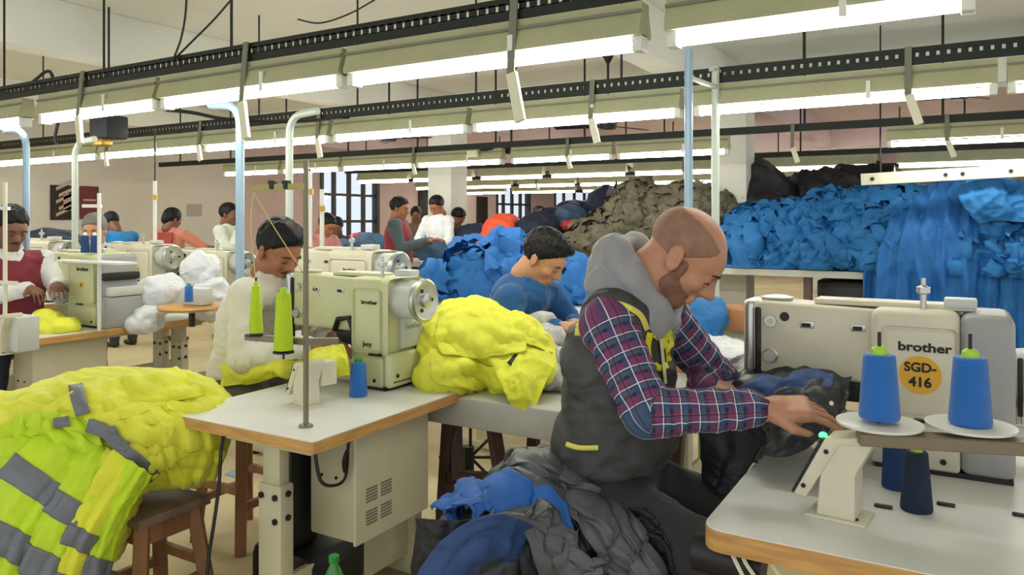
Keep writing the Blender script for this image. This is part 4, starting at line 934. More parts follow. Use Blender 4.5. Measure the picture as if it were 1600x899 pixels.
def scraps(o, V, F, n, size, m, seed, amp=.22, aspect=1.6, zmin=None, res=7):
    rnd = np.random.RandomState(seed); N = vnormals(V, F)
    toc = np.array([0, 0, CAM_H])-V; vis = (np.sum(N*toc, 1) > 0) | (N[:, 2] > .4)
    if zmin is not None: vis &= V[:, 2] > zmin
    ids = rnd.choice(np.nonzero(vis)[0], n); VV = []; FF = []; k = 0
    uu, vv = np.meshgrid(np.linspace(-.5, .5, res), np.linspace(-.5, .5, res)); base = []
    for j in range(res-1):
        for i in range(res-1): a = j*res+i; base.append((a, a+1, a+res+1, a+res))
    base = np.array(base)
    for i in ids:
        s = size*rnd.uniform(.5, 1.25); asp = rnd.uniform(.5, aspect); n_ = N[i]+rnd.normal(0, .45, 3); n_ /= np.linalg.norm(n_)
        t_ = np.cross(n_, rnd.normal(0, 1, 3)); t_ /= np.linalg.norm(t_); b_ = np.cross(n_, t_)
        L = np.stack([uu.ravel()*s*asp, vv.ravel()*s, np.zeros(res*res)], 1)
        z = crumple(L+rnd.uniform(0, 50, 3), 1.6/s*.9, seed, 2)*amp*s - (L[:, 0]**2+L[:, 1]**2)/s*.9
        W = V[i]+n_*(.25*amp*s+.01)+L[:, :1]*t_+L[:, 1:2]*b_+z[:, None]*n_
        if zmin is not None: W[:, 2] = np.maximum(W[:, 2], zmin)
        VV.append(W); FF.append(base+k); k += res*res
    so = raw('garment_piece', np.concatenate(VV), np.concatenate(FF), m, o, True, ang=180); so['kind'] = 'stuff'
    return so
o, V, F = heap('blue_garment_heap', 'huge heap of bright blue garments piled on the cutting bench at right', 'garments',
    [((-1.9, 9.3, 1.1), (.7, .7, .34)), ((-1.2, 9.3, 1.15), (.75, .75, .42)), ((-.5, 9.2, 1.15), (.75, .75, .43)), ((.3, 9.1, 1.1), (.75, .75, .42)), ((1.0, 9.0, 1.1), (.7, .7, .44))],
    C['blue'], h=.035, amp=.07, f=3.2, seed=31, it=2, kind='stuff', floor=.95, k=.2)
scraps(o, V, F, 1300, .28, C['blue'], 5, amp=.42, zmin=.96)
def wrow(pts): return [list(p) for p in pts]
for i, (x0, x1, zt_, zb_) in enumerate(((-.85, -.2, 1.25, .35), (-.3, .45, 1.22, .3), (.3, 1.0, 1.3, .3))):
    rows = [[((x0*(1-u)+x1*u), BY+dy, z) for u in (0, .33, .66, 1)] for z, dy in ((zt_, .12), (zt_-.15, -.06), (.95, -.1), (.65, -.08), (zb_, -.06))]
    sheet('hanging_garment', rows, C['blued' if i != 1 else 'blue'], pix=False, label=['blue garments hanging over bench edge, left part', 'blue garments hanging over bench edge, middle part', 'blue garments hanging over bench edge, right part'][i], cat='garment', group='blue garments hanging from the bench', amp=.02, f=4, seed=80+i, stretch=(1, 1, .3), fold=(5, .045), nu=80, nv=40)
rows = [[(1440, 300, 7.9), (1500, 283, 7.8), (1560, 280, 7.7), (1625, 300, 7.6)], [(1400, 335, 7.6), (1470, 320, 7.4), (1550, 310, 7.3), (1640, 330, 7.2)], [(1375, 390, 7.5), (1460, 385, 7.25), (1550, 380, 7.1), (1650, 400, 7.0)], [(1370, 450, 7.5), (1460, 450, 7.25), (1550, 450, 7.1), (1650, 460, 7.0)], [(1370, 560, 7.5), (1460, 560, 7.3), (1550, 560, 7.1), (1650, 560, 7.0)]]
sheet('draped_garment', rows, C['blued'], label='tall deep-blue garment draped over right end of blue heap', cat='garment', amp=.05, f=4, seed=90, fold=(8, .05), nu=110, nv=60, stretch=(1, 1, .4))
rows = [[(1512, 292, 7.2), (1545, 280, 7.1), (1590, 288, 7.0), (1620, 300, 7)], [(1500, 310, 7.1), (1545, 298, 6.95), (1590, 305, 6.9), (1630, 320, 6.9)], [(1530, 350, 7.0), (1560, 345, 6.9), (1600, 350, 6.85), (1640, 360, 6.9)]]
sheet('draped_garment', rows, C['blue'], label='folded blue garment crowning the right end of blue heap', cat='garment', amp=.05, f=5, seed=92, fold=(3, .035))
o, V, F = heap('black_garment_heap', 'dark charcoal garment heap rising behind the blue heap', 'garments',
    [(dp(1180, 325, 9.6), (.35, .5, .5)), (dp(1280, 325, 9.8), (.5, .5, .42)), (dp(1350, 300, 10), (.5, .5, .3)), (dp(1480, 320, 10), (.8, .5, .28)), (dp(1180, 290, 9.6), (.16, .3, .22)), (dp(1240, 365, 9.8), (.7, .5, .4))],
    C['black'], h=.04, amp=.09, f=2.5, seed=33, it=1, kind='stuff', k=.1)
o, V, F = heap('olive_garment_heap', 'olive brown garment heap on the bench behind the bald man', 'garments',
    [(dp(1000, 350, 9.7), (.42, .5, .48)), (dp(1070, 350, 9.4), (.5, .5, .42)), (dp(950, 380, 9.7), (.42, .5, .3)), (dp(905, 397, 9.8), (.25, .4, .15)), (dp(1110, 350, 9.3), (.3, .4, .36))],
    C['olive'], h=.03, amp=.04, f=5, seed=35, it=1, kind='stuff', floor=.95, k=.15)
scraps(o, V, F, 500, .16, C['olive'], 6, amp=.3, zmin=.96, res=5)
def hp(nm, lab, prims, m, seed, amp=.04, f=4, h=.03, cat='garments', st_=(1, 1, 1), **kw): return heap(nm, lab, cat, prims, C[m], h=h, amp=amp, f=f, seed=seed, stretch=st_, **kw)
hp('garment_pile', 'bright orange garments stacked on the bench near the white-shirted man', [(dp(787, 365, 10.6), (.26, .3, .25)), (dp(775, 380, 10.4), (.24, .25, .16))], 'orange', 41, .03)
hp('garment_pile', 'navy garments on the bench left of the orange pile', [(dp(745, 375, 10.8), (.3, .3, .2)), (dp(730, 385, 10.7), (.2, .3, .12))], 'navy', 42)
hp('garment_pile', 'dark navy garments on the bench right of the orange pile', [(dp(840, 365, 10.6), (.3, .35, .26)), (dp(870, 350, 11.2), (.4, .4, .2)), (dp(880, 385, 10.5), (.35, .3, .12))], 'navy', 43, kind='stuff')
hp('garment_pile', 'dark blue garments peaking left of the olive heap', [(dp(900, 345, 11.4), (.45, .4, .26)), (dp(945, 325, 11.2), (.22, .3, .3)), (dp(925, 360, 11), (.4, .3, .18))], 'navy', 44, kind='stuff')
hp('garment_pile', 'small blue garments beside the red cloth on bench', [(dp(890, 338, 10.9), (.2, .2, .12)), (dp(870, 357, 10.8), (.16, .2, .1))], 'slate', 45)
hp('folded_cloth', 'coral red cloth lying on the dark garments left of olive heap', [(dp(897, 353, 10.5), (.2, .16, .07))], 'red', 46, .02, cat='cloth')
hp('garment_pile', 'slate blue garments on the bench left of the standing maroon man', [(dp(575, 387, 10.4), (.26, .26, .17)), (dp(540, 390, 10.6), (.26, .26, .1))], 'slate', 47)
hp('garment_pile', 'slate grey garments before the white-shirted standing man', [(dp(672, 392, 10.0), (.2, .17, .15)), (dp(700, 399, 9.95), (.2, .17, .05))], 'slate', 48)
hp('folded_cloth', 'small red cloth beside the slate garments near the window', [(dp(560, 370, 10.4), (.13, .13, .05))], 'red', 49, .01, cat='cloth')
# centre blue heap on its table
t = sew_table('white work table under the blue garments behind the seated blue-shirted man', -3.4, 4.1, -1.9, 5.6, z=.9, corner=.02)
o, V, F = hp('blue_garment_heap', 'rounded heap of blue garments behind the seated blue-shirted man', [(dp(770, 430, 5.7), (.32, .35, .2)), (dp(735, 440, 5.7), (.2, .3, .15)), (dp(800, 405, 5.9), (.24, .25, .1)), (dp(860, 440, 5.6), (.3, .3, .12)), (dp(890, 455, 5.4), (.15, .2, .09))], 'blue', 50, .02, 6, h=.016, kind='stuff', fold=((.6, .2, .8), 4.5, .035))
scraps(o, V, F, 60, .24, C['blued'], 15, amp=.35, zmin=.9)
hp('navy_cloth_pile', 'dark blue cloth heap against the wall below the striped poster', [(dp(82, 380, 7.0), (.2, .25, .12)), (dp(100, 392, 6.9), (.12, .2, .12)), (dp(60, 388, 7.1), (.12, .2, .08))], 'navy', 51, .02, cat='cloth')
bt = dp(80, 400, 7.0); sew_table('plain work table under the dark blue cloth at left', bt.x-.6, bt.y-.4, bt.x+.5, bt.y+.4, z=bt.z, corner=.02)
# white bags and things on the left table
for i, (px, py, d, r) in enumerate(((250, 462, 5.2, (.15, .14, .12)), (312, 425, 5.6, (.13, .12, .11)), (328, 470, 5.4, (.13, .13, .13)), (225, 505, 5.0, (.1, .1, .05)))):
    heap('plastic_bag', ['white plastic bag at left on the table, below the machine', 'white plastic bag topmost of the cluster before two machines', 'white plastic bag right of the blue cone and thread tray', 'low crumpled white plastic bag nearest the boxy machine'][i], 'bag', [(dp(px, py, d), r), (dp(px+8, py-14, d), (r[0]*.6, r[1]*.6, r[2]*.7))], C['bag'], h=.014, amp=.022, f=7, seed=52+i, octv=2, fold=((.5, .3, .8), 12, .01), group='white plastic bags on left table')
c = dp(300, 480, 4.95)
t = thing('thread_tray', 'round wood-edged tray carrying one blue cone at left', 'tray', (c.x, c.y, .8))
MB().lathe((c.x, c.y, c.z), [(.2, -.015), (.21, 0), (.2, .012), (.19, .008)], 30).build('tray', M['edge'], t, True)
MB().cyl((c.x, c.y, .8), (c.x, c.y, c.z), .02, n=8).build('stem', M['dark'], t, True)
MB().box(c.x-.1, c.y-.0, c.z+.01, c.x+.08, c.y+.1, c.z+.12, .01).build('cream_block', M['lgrey'], t, True)
cone('blue thread cone on the round wood-edged tray at left', dp(295, 472, 4.85), 'cblue', h=.1, r0=.026, r1=.024, tip='cap')
for i, px in enumerate((133, 148)): cone(['dark blue cone at left above the boxy machine', 'dark blue cone at right above the boxy machine'][i], dp(px, 395, 4.9), 'cnavy', h=.11, r0=.026, r1=.022, tip='white')
p = dp(155, 408, 4.75); t = thing('thread_stand', 'white thread stand with crossbar rising above the boxy machine', 'thread stand', (p.x, p.y, .8))
MB().cyl((p.x, p.y, .8), (p.x, p.y, 1.5+38*4.75/FPX), .012, n=8).build('rod', M['white'], t, True)
a, b = dp(130, 322, 4.75), dp(158, 322, 4.75); MB().beam(a, b, .03, .02).build('guide_arm', M['white'], t, True)
a, b = dp(98, 407, 4.9), dp(200, 412, 4.6); MB().beam(a, b, .12, .012).build('cone_shelf', M['white'], t, True)
for px in (8,): # second stand at the very left
    p = dp(px, 400, 4.4); t = thing('thread_stand', 'pale thread stand cropped by the far left edge', 'thread stand', (p.x, p.y, .8))
    MB().cyl((p.x, p.y, .8), (p.x, p.y, 1.7), .012, n=8).build('rod', M['strap'], t, True); MB().beam(dp(-20, 324, 4.4), dp(14, 326, 4.4), .03, .02).build('guide_arm', M['white'], t, True)
    MB().beam(dp(-30, 440, 4.4), dp(26, 443, 4.4), .03, .02).build('cone_arm', M['strap'], t, True)
p = gp(8, 552, .8); t, q = panel_stand('pale operator panel box at far left edge of left table', p, 0, .95)
MB().box(-.06, .0, .01, .12, .12, .2, .01).build('side_box', M['lgrey'], t)
heap('yellow_garment', 'yellow garment under the hands of the maroon-vested seated man', 'garment', [(dp(92, 511, 4.75), (.13, .11, .05)), (dp(70, 502, 4.8), (.08, .08, .06))], C['hivo'], h=.012, amp=.015, f=9, seed=58)
# slanted cream board right of the black heap, bottle, small bits
a = dp(1345, 281, 7.3); b = dp(1680, 262, 6.6); t = thing('light_board', 'cream board with dark screws slanting above the blue heap', 'board', (a+b)/2)
MB().beam(a, b, .05, .11, .004).build('board', M['strap'], t, True)
for e in (.06, .42, .5, .72):
    p = a.lerp(b, e)+Vector((0, -.03, 0)); MB().cyl(p, p+Vector((0, -.01, 0)), .018, n=8).build('screw', M['ink'], t, True)
for e in (.1, .9): p = a.lerp(b, e); MB().cyl(p, (p.x, p.y, ZC), .008, n=6).build('hanger_rod', M['steel'], t, True)
c = dp(522, 905, 2.2)
t = thing('plastic_bottle', 'green plastic bottle with green cap at the bottom edge', 'bottle', (c.x, c.y, 0))
zt0 = dp(522, 872, 2.2).z
MB().lathe((c.x, c.y, 0), [(.03, .0), (.036, .01), (.036, zt0-.09), (.033, zt0-.07), (.02, zt0-.035), (.012, zt0-.02), (.012, zt0-.005)], 24).build('bottle', M['glass'], t, True)
MB().lathe((c.x, c.y, zt0-.012), [(.015, 0), (.015, .018), (.013, .02)], 16).build('cap', M['cap'], t, True)
t = thing('fan_motor', 'black rounded motor housing beneath right table corner', 'motor', gp(1095, 890, .5))
c = dp(1100, 862, 1.85); MB().cyl(c+Vector((-.02, 0, 0)), c+Vector((.14, .0, -.01)), .045, n=20).build('housing', M['black'], t, True)
for i, (x0, x1) in enumerate(((1145, 1175), (1160, 1200), (1200, 1240))):
    wire('pale cable under the right table, %s from the left' % ['first', 'second', 'third'][i], [dp(x0, 868, 1.75), dp(x0+8, 885, 1.74), dp(x1, 930, 1.72)], .005, 'strap')
for px, py in ((1380, 794), (1478, 791), (1597, 808)):
    p = gp(px, py, .8); o = MB().box(p.x-.02, p.y-.006, .8, p.x+.02, p.y+.006, .808, .003).build('table_clip', M['dark']); rebase(o)
    setp(o, {1380: 'black lever slot behind the base of the operator panel', 1478: 'small dark screw hole right of the navy cone', 1597: 'small dark screw hole at the right edge of photo'}[px], 'clip')
for i, (px, py) in enumerate(((700, 628), (530, 640), (565, 628))): pass
# --- things on the table seen between the bald man and the near machine, and at the right edge
t = sew_table('plain work table behind the bald man with white cloth on it', -1.75, 3.5, -.6, 4.2, z=.82, corner=.02)
heap('white_cloth', 'white paper and cloth spread on table left of near machine', 'cloth', [(dp(1130, 552, 3.4), (.17, .15, .035)), (dp(1110, 548, 3.5), (.12, .1, .05))], C['bag'], h=.012, amp=.012, f=9, seed=101)
heap('blue_cloth', 'bright blue cloth beside the blue steel post behind bald man', 'cloth', [(dp(1100, 495, 3.9), (.1, .15, .1)), (dp(1085, 520, 3.8), (.1, .12, .1))], C['blue'], h=.014, amp=.02, f=8, seed=102)
c = dp(1150, 495, 3.95); o = MB().box(-.18, -.12, -.06, .16, .12, .05, .01).build('cardboard_box', mat('cardboard', (176, 120, 76), .8, var=.1)); o.location = c; setp(o, 'orange-brown cardboard box left of the near machine arm', 'box')
sew_table('lower work table under the cropped white machine at right', .02, 3.1, 1.2, 3.8, z=.62, corner=.02)
machine('white machine cropped by the right edge of the photo', (.76, 3.35, .62), front='lgrey', endm='white', LB=.3, LA=.62, H=.4, brand=False, detail=0)
# ------------------------------------------------------------------ people
def rot(pitch=0, yaw=0, roll=0):       # pitch forward, yaw to the left, roll
    return np.array((Matrix.Rotation(R(yaw), 3, 'Z') @ Matrix.Rotation(R(pitch), 3, 'Y') @ Matrix.Rotation(R(roll), 3, 'X')))
def head_prims(s, full=True):
    s.ell((-.012, 0, .035), (.098, .078, .083), k=.02); s.ell((.03, 0, -.025), (.058, .06, .088), k=.03)
    s.ell((.055, 0, .03), (.04, .055, .04), k=.02)
    s.cap((.058, -.012, -.098), (.058, .012, -.098), .022, k=.03)
    for q in (-1, 1):
        s.ell((.0, .042*q, -.07), (.03, .022, .03), k=.03); s.ell((.062, .038*q, -.028), (.024, .022, .02), k=.02)
    s.cap((-.03, 0, -.05), (-.045, 0, -.13), .056, .058, k=.03)
    if full:
        s.cap((.088, -.03, .018), (.088, .03, .018), .011, k=.012)
        for q in (-1, 1): s.ell((.1, .032*q, -.002), (.018, .017, .012), k=.012, op='s')
        for q in (-1, 1): s.ell((.08, .031*q, -.002), (.0125, .015, .0115), k=.004)
        s.ell((.082, 0, -.022), (.028, .017, .034), k=.012)
        s.cap((.09, 0, .01), (.116, 0, -.03), .0075, .012, k=.01)
        for q in (-1, 1): s.ell((.1, .012*q, -.036), (.011, .008, .008), k=.005)
        s.cap((.089, -.016, -.062), (.089, .016, -.062), .0075, k=.006); s.cap((.087, -.014, -.074), (.087, .014, -.074), .0085, k=.006)
        s.cap((.102, -.018, -.068), (.102, .018, -.068), .0035, k=.003, op='s')
        for q in (-1, 1):
            E = np.array(Matrix.Rotation(R(-15), 3, 'Y') @ Matrix.Rotation(R(18*q), 3, 'Z'))
            s.ell((-.008, .08*q, -.012), (.021, .01, .035), E, k=.004); s.ell((-.003, .091*q, -.006), (.012, .0085, .019), E, k=.003, op='s'); s.ell((-.002, .083*q, -.012), (.007, .006, .008), E, k=.003)
def hand_prims(s, wr, d, n, thumb, curl=.5, sc=1.0, spread=.1):
    d = np.array(d, float); d /= np.linalg.norm(d); n = np.array(n, float); n -= d*np.dot(n, d); n /= np.linalg.norm(n); y = np.cross(n, d)*thumb   # y towards the thumb
    wr = np.array(wr, float)
    def W(a, b, c): return wr+(d*a+y*b+n*c)*sc
    Rl = np.stack([d, y, n], 1)
    s.box(W(.05, 0, 0), (.046*sc, .04*sc, .016*sc), .012*sc, Rl, k=.012)
    s.cap(W(-.03, 0, 0), W(.02, 0, 0), .027*sc, .027*sc, k=.015)
    L = [(.03, .044, .026, .02, .0088), (.01, .048, .03, .021, .009), (-.011, .044, .027, .02, .0086), (-.031, .034, .02, .018, .0076)]
    for i, (b, l1, l2, l3, r) in enumerate(L):
        c = curl*(1+.12*i); a1, a2, a3 = c*.7, c*1.5, c*2.1; sp = (b/.03)*spread
        p0 = W(.088-.004*abs(i-1), b, 0); k = 0
        dirs = [np.array([math.cos(a)*math.cos(sp), math.sin(sp), -math.sin(a)]) for a in (a1, a2, a3)]
        p = p0
        for dv, l in zip(dirs, (l1, l2, l3)):
            q = p+(d*dv[0]+y*dv[1]+n*dv[2])*l*sc; s.cap(p, q, r*sc*(1-.06*k), r*sc*(.93-.06*k), k=.004); p = q; k += 1
    s.cap(W(.015, .025, -.004), W(.048, .054, -.016), .014*sc, .0115*sc, k=.01); s.cap(W(.048, .054, -.016), W(.08, .06, -.024), .0108*sc, .0085*sc, k=.004)
def add_mesh(name, s, m, parent, it=1, disp=None, label=None, fix=None):
    V, F = s.mesh()
    if len(V) == 0: return None, V, F
    V = relax(V, F, it, .4)
    if disp is not None: V = V+vnormals(V, F)*disp(V)[:, None]
    return raw(name, V, F, m, parent, ang=180, label=label), V, F
HAIR = mat('black_hair', (13, 11, 12), .5, spec=.3, bump=.4, bs=60); GHAIR = mat('grey_hair', (120, 116, 112), .6, bump=.4, bs=60)
LASH = mat('dark_lash', (30, 22, 20), .6); SHOE = mat('dark_shoe', (34, 30, 28), .5)
def skinmat(n, rgb): return mat('skin_'+n, rgb, .5, var=.08, vs=12, bump=.08, bs=120, spec=.6)
SK = dict(a=skinmat('warm', (186, 132, 102)), b=skinmat('brown', (160, 102, 68)), c=skinmat('deep', (122, 78, 56)), d=skinmat('light', (196, 140, 104)))
def fab(n, rgb, **k): return mat('cloth_'+n, rgb, .82, var=.08, vs=6, bump=.15, bs=120, sheen=.15, **{**dict(fold=.5, fs=6), **k})
SIT = dict(pel=(0, 0, .67), chest=(.06, 0, 1.0), neck=(.09, 0, 1.17), head=(.15, 0, 1.315), ang=(25, 0, 0), sh=(.07, .19, 1.12), el=(.14, .25, .88), wr=(.4, .14, .94), kn=(.44, .13, .62), an=(.42, .14, .09), hd=(.9, -.2, -.15))
STAND = dict(pel=(0, 0, .93), chest=(0, 0, 1.26), neck=(-.005, 0, 1.44), head=(.02, 0, 1.585), ang=(8, 0, 0), sh=(0, .19, 1.39), el=(-.01, .25, 1.12), wr=(.2, .18, 1.05), kn=(.03, .1, .5), an=(0, .11, .08), hd=(.9, -.2, -.2))
def person(lab, loc, rz=0, sc=1, pose=SIT, skin='b', top='cloth', trousers=None, h=.012, hair='black', hair_style='short', vest=None, female=False, full=True, wrinkle=.006, rel=None, collar=None, group=None, shoes=True, fat=1.0, sleeve='long', **ov):
    J = dict(pose); J.update(ov)
    t = thing('person', lab, 'person', (loc[0], loc[1], 0), rz, scale=sc, group=group)
    g = lambda k, sd=0: np.array(J[k+('L' if sd > 0 else 'R')]) if (sd and k+('L' if sd > 0 else 'R') in J) else np.array([J[k][0], J[k][1]*(sd or 1), J[k][2]])
    pts = [g(k) for k in ('pel', 'chest', 'neck', 'head')]+[g(k, s_) for k in ('sh', 'el', 'wr', 'kn', 'an') for s_ in (1, -1)]
    hands = {s_: (g('hd', s_)) for s_ in (1, -1)}
    pts += [g('wr', s_)+hands[s_]/np.linalg.norm(hands[s_])*.17 for s_ in (1, -1)]
    lo = np.min(pts, 0)-.16; hi = np.max(pts, 0)+.16; lo[2] = -.01
    HR = rot(*J['ang']); H = g('head'); HS = J.get('hs', 1.07)
    # body: one continuous surface
    s = SD(lo, hi, h)
    ch, pe, ne = g('chest'), g('pel'), g('neck')
    s.cap(pe, ch, .1*fat, .11*fat, k=.05); s.cap(ch, ne-(0, 0, .05), .1, .06, k=.05); s.cap(ne-(0, 0, .04), H+HR@np.array([-.03, 0, -.06]), .058, .054, k=.03)
    for q in (1, -1):
        s.cap(ne-(0, 0, .07), g('sh', q)-np.array([0, q*.02, .01]), .045, .045, k=.03); s.cap(g('sh', q), g('el', q), .043, .036, k=.02); s.cap(g('el', q), g('wr', q), .036, .026, k=.02)
        s.cap(pe+np.array([0, q*.08, 0]), g('kn', q), .07, .05, k=.03); s.cap(g('kn', q), g('an', q), .05, .035, k=.02)
        s.cap(g('an', q)-(0, 0, .03), g('an', q)+np.array([.13, 0, -.05]), .03, .025, k=.02)
    s.frame(HR, H, HS); head_prims(s, full); s.frame()
    for q in (1, -1):
        nrm = J.get('hn'+('L' if q > 0 else 'R'), (0, 0, 1)); hand_prims(s, g('wr', q)+hands[q]/np.linalg.norm(hands[q])*.02, hands[q], nrm, -q if nrm[2] < -.1 else q, J.get('curl', .45), J.get('hsc', 1.0))
    add_mesh('body', s, SK[skin], t, 1)
    # upper garment
    def torso(s, e):
        lean = math.degrees(math.atan2(ch[0]-pe[0], ch[2]-pe[2])); Rl = rot(lean)
        s.ell((pe+ch)/2+np.array([-.0, 0, .0]), ((.125+e)*fat, (.165+e)*fat, .24), Rl, k=.06)
        s.ell(ch+np.array([-.005, 0, .01]), ((.12+e)*fat, (.175+e)*fat, .17+e*.5), Rl, k=.06)
        s.ell(pe+np.array([0, 0, .06]), ((.14+e)*fat, (.17+e)*fat, .13), None, k=.05)
        s.cap(g('sh', 1)-np.array([0, .02, .0]), g('sh', -1)+np.array([0, .02, 0]), .062+e, k=.05)
        s.cap(ch, ne-(0, 0, .05), .116+e, .078+e*.5, k=.04)
        s.cap(ne-(0, 0, .05), ne+(H-ne)*.15, .075+e*.5, .066+e*.5, k=.03)
    s = SD(lo, hi, h); torso(s, 0)
    for q in (1, -1):
        a, b, c = g('sh', q), g('el', q), g('wr', q)
        s.cap(a, b, .066*fat, .056*fat, k=.04)
        if sleeve == 'long': s.cap(b, b+(c-b)*.95, .056*fat, .041*fat, k=.02)
    cutz = pe[2]-.02 if not J.get('long') else J['long']
    s.cut((0, 0, cutz), (0, 0, -1))
    s.frame(HR, H); s.frame()
    s.cap(ne+(H-ne)*.28, ne+(H-ne)*.7, .055, .07, k=.008, op='s')
    def bones(V):
        best = np.full(len(V), 9., np.float32); S = np.zeros(len(V), np.float32); A = np.zeros(len(V), np.float32)
        segs = [(pe, ne, 0, .12)]
        for q in (1, -1):
            l1 = np.linalg.norm(g('el', q)-g('sh', q)); segs += [(g('sh', q), g('el', q), .5, .05), (g('el', q), g('wr', q), .5+l1, .045)]
        for i, (a, b, s0, r) in enumerate(segs):
            ba = b-a; L = np.linalg.norm(ba); tt = np.clip((V-a)@ba/L**2, 0, 1); q_ = V-a-tt[:, None]*ba; dd = np.linalg.norm(q_, axis=1)/(2.2 if i == 0 else 1)
            m = dd < best; e1 = np.cross(ba/L, [0, 1, .01]); e1 /= np.linalg.norm(e1); e2 = np.cross(ba/L, e1)
            best = np.where(m, dd, best); S = np.where(m, s0+tt*L, S); A = np.where(m, np.arctan2(q_@e2, q_@e1)*(.055 if i else .15), A)
        return S, A
    def wr_(V, k=1.0):
        S, A = bones(V); n1 = crumple(np.stack([S*14, A*9, S*0], 1), 1.0, 7+int(sc*100), 2, .8); return (n1*wrinkle*k).astype(np.float32)
    o, V, F = add_mesh('shirt', s, top, t, 1, wr_)
    if o is not None:
        S, A = bones(V); at = o.data.attributes.new('plaid', 'FLOAT_VECTOR', 'POINT'); at.data.foreach_set('vector', np.stack([S, A, S*0], 1).astype(np.float32).ravel())
    if vest is not None:
        s = SD(lo, hi, h); torso(s, .014)
        for q in (1, -1): a = g('sh', q); s.cap(a+np.array([0, q*.03, 0]), a+np.array([0, q*.12, -.05]), .085, .09, k=.006, op='s')
        s.cut((0, 0, cutz-.01), (0, 0, -1)); s.cap(ne+(H-ne)*.0+np.array([.03, 0, 0]), ne+(H-ne)*.6, .07, .085, k=.008, op='s')
        add_mesh('vest', s, vest, t, 1, wr_)
    if collar is not None:
        s = SD(lo, hi, min(h, .008))
        for q in (1, -1):
            b = ne+(H-ne)*.2
            s.cap(b+np.array([-.055, 0, .02]), b+np.array([0, q*.064, .008]), .011, k=.01); s.cap(b+np.array([0, q*.064, .008]), b+np.array([.06, q*.03, -.03]), .011, .012, k=.01)
        add_mesh('collar', s, collar, t, 1)
    # lower garment
    s = SD(lo, hi, h)
    s.ell(pe+np.array([0, 0, .0]), (.145*fat, .175*fat, .13), None, k=.05)
    for q in (1, -1):
        s.cap(pe+np.array([0, q*.085, -.02]), g('kn', q), .092, .072, k=.04); s.cap(g('kn', q), g('an', q)+(0, 0, .02), .07, .055, k=.03)
    s.cut((0, 0, pe[2]+.07), (0, 0, 1))
    add_mesh('trousers', s, trousers or fab('dark_trousers', (52, 54, 62)), t, 1, lambda V: crumple(V*np.array([1, 1, .8]), 9, 3, 2)*wrinkle*.9)
    if shoes:
        for q in (1, -1):
            s = SD(lo, hi, max(h, .01)); a = g('an', q); s.ell(a+np.array([.06, 0, -.05]), (.13, .048, .035), k=.01); s.ell(a+np.array([-.02, 0, -.02]), (.05, .04, .045), k=.03); s.cut((0, 0, 0), (0, 0, -1))
            add_mesh('shoe', s, SHOE, t, 1)
    # hair
    hm = HAIR if hair == 'black' else GHAIR
    if hair_style != 'none':
        hh = min(h, .008); s = SD(H-.19, H+.19, hh); s.frame(HR, H, HS); vol = .014 if hair_style == 'short' else .02
        s.ell((-.014, 0, .04), (.102+vol*.5, .0815, .08+vol), k=.02); s.ell((-.01, 0, .085), (.075, .06, .045), k=.02)
        if hair_style == 'fringe': s.ell((.045, .012, .1), (.055, .055, .032), k=.02)
        s.cut((.08, 0, .072), (.66, 0, -.75) if hair_style != 'long' else (.85, 0, -.5))
        if hair_style == 'long': s.ell((-.085, 0, -.02), (.045, .05, .06), k=.03); 
        s.cut((0, 0, -.085 if hair_style != 'long' else -.2), (0, 0, -1))
        s.cut((.083, 0, 0), (1, 0, 0)) if hair_style != 'fringe' else None
        add_mesh('hair', s, hm, t, 1, lambda V: crumple(V*np.array([1, 1, .6]), 34, 5, 3)*.0055)
    if full:
        b = MB(); Mh = Matrix(HR.tolist()).to_4x4(); Mh.translation = Vector(H); Mh = Mh @ Matrix.Scale(HS, 4)
        for nm, z, x, w, r in (('eyebrow', .021, .098, .018, .0042), ('eyelash', -.008, .0925, .012, .0022)):
            for q in (1, -1):
                pts_ = [Mh @ Vector((x-.012, q*(.031+w), z-.003)), Mh @ Vector((x, q*.034, z+.002)), Mh @ Vector((x+.002, q*(.031-w+.003), z-.001))]
                MB().tube(pts_, [r*.5, r, r*.8], 6).build(nm, LASH, t)
        if J.get('moustache'):
            MB().tube([Mh @ Vector((.084, .026, -.06)), Mh @ Vector((.1, .01, -.05)), Mh @ Vector((.1, -.01, -.05)), Mh @ Vector((.084, -.026, -.06))], [.003, .0065, .0065, .003], 6).build('moustache', LASH, t)
    return t, HR, H, lo, hi, g

SX = Vector((0, 0, 0))
def at_root(root, p): return tuple(np.array(p)-np.array(root))
# --- the bald man at the near machine
RT1 = Vector((-.95, 2.12, 0)); L1 = lambda px, py, Y: tuple(yp(px, py, Y)-RT1)
PL = plaid_mat(); VG = mat('washed_charcoal', (62, 62, 64), .6, var=.45, vs=7, bump=.2, bs=60, fold=.9, fs=4); VH = fab('heather_hood', (150, 150, 154)); YT = mat('yellow_trim', (222, 214, 96), .7, bump=.2); 
shR = np.array(L1(950, 508, 1.94)); shL = shR+np.array([0.02, .36, 0])
J1 = dict(pel=L1(948, 745, 2.12), chest=L1(968, 560, 2.12), neck=L1(1002, 462, 2.12), head=L1(1068, 400, 2.12), ang=(43, 12, 0),
          shR=tuple(shR), shL=tuple(shL), elR=L1(1012, 645, 1.87), elL=(.28, .32, .98), wrR=L1(1186, 640, 2.0), wrL=L1(1096, 606, 2.33), hdR=(.9, .35, .05), hdL=(.8, .45, -.05),
          hnR=(.05, -.35, .9), hnL=(0, -.2, .95), knR=(.38, -.13, .62), knL=(.4, .16, .62), anR=(.25, -.13, .09), anL=(.3, .16, .09), curl=.5, hsc=1.12, hs=1.12)
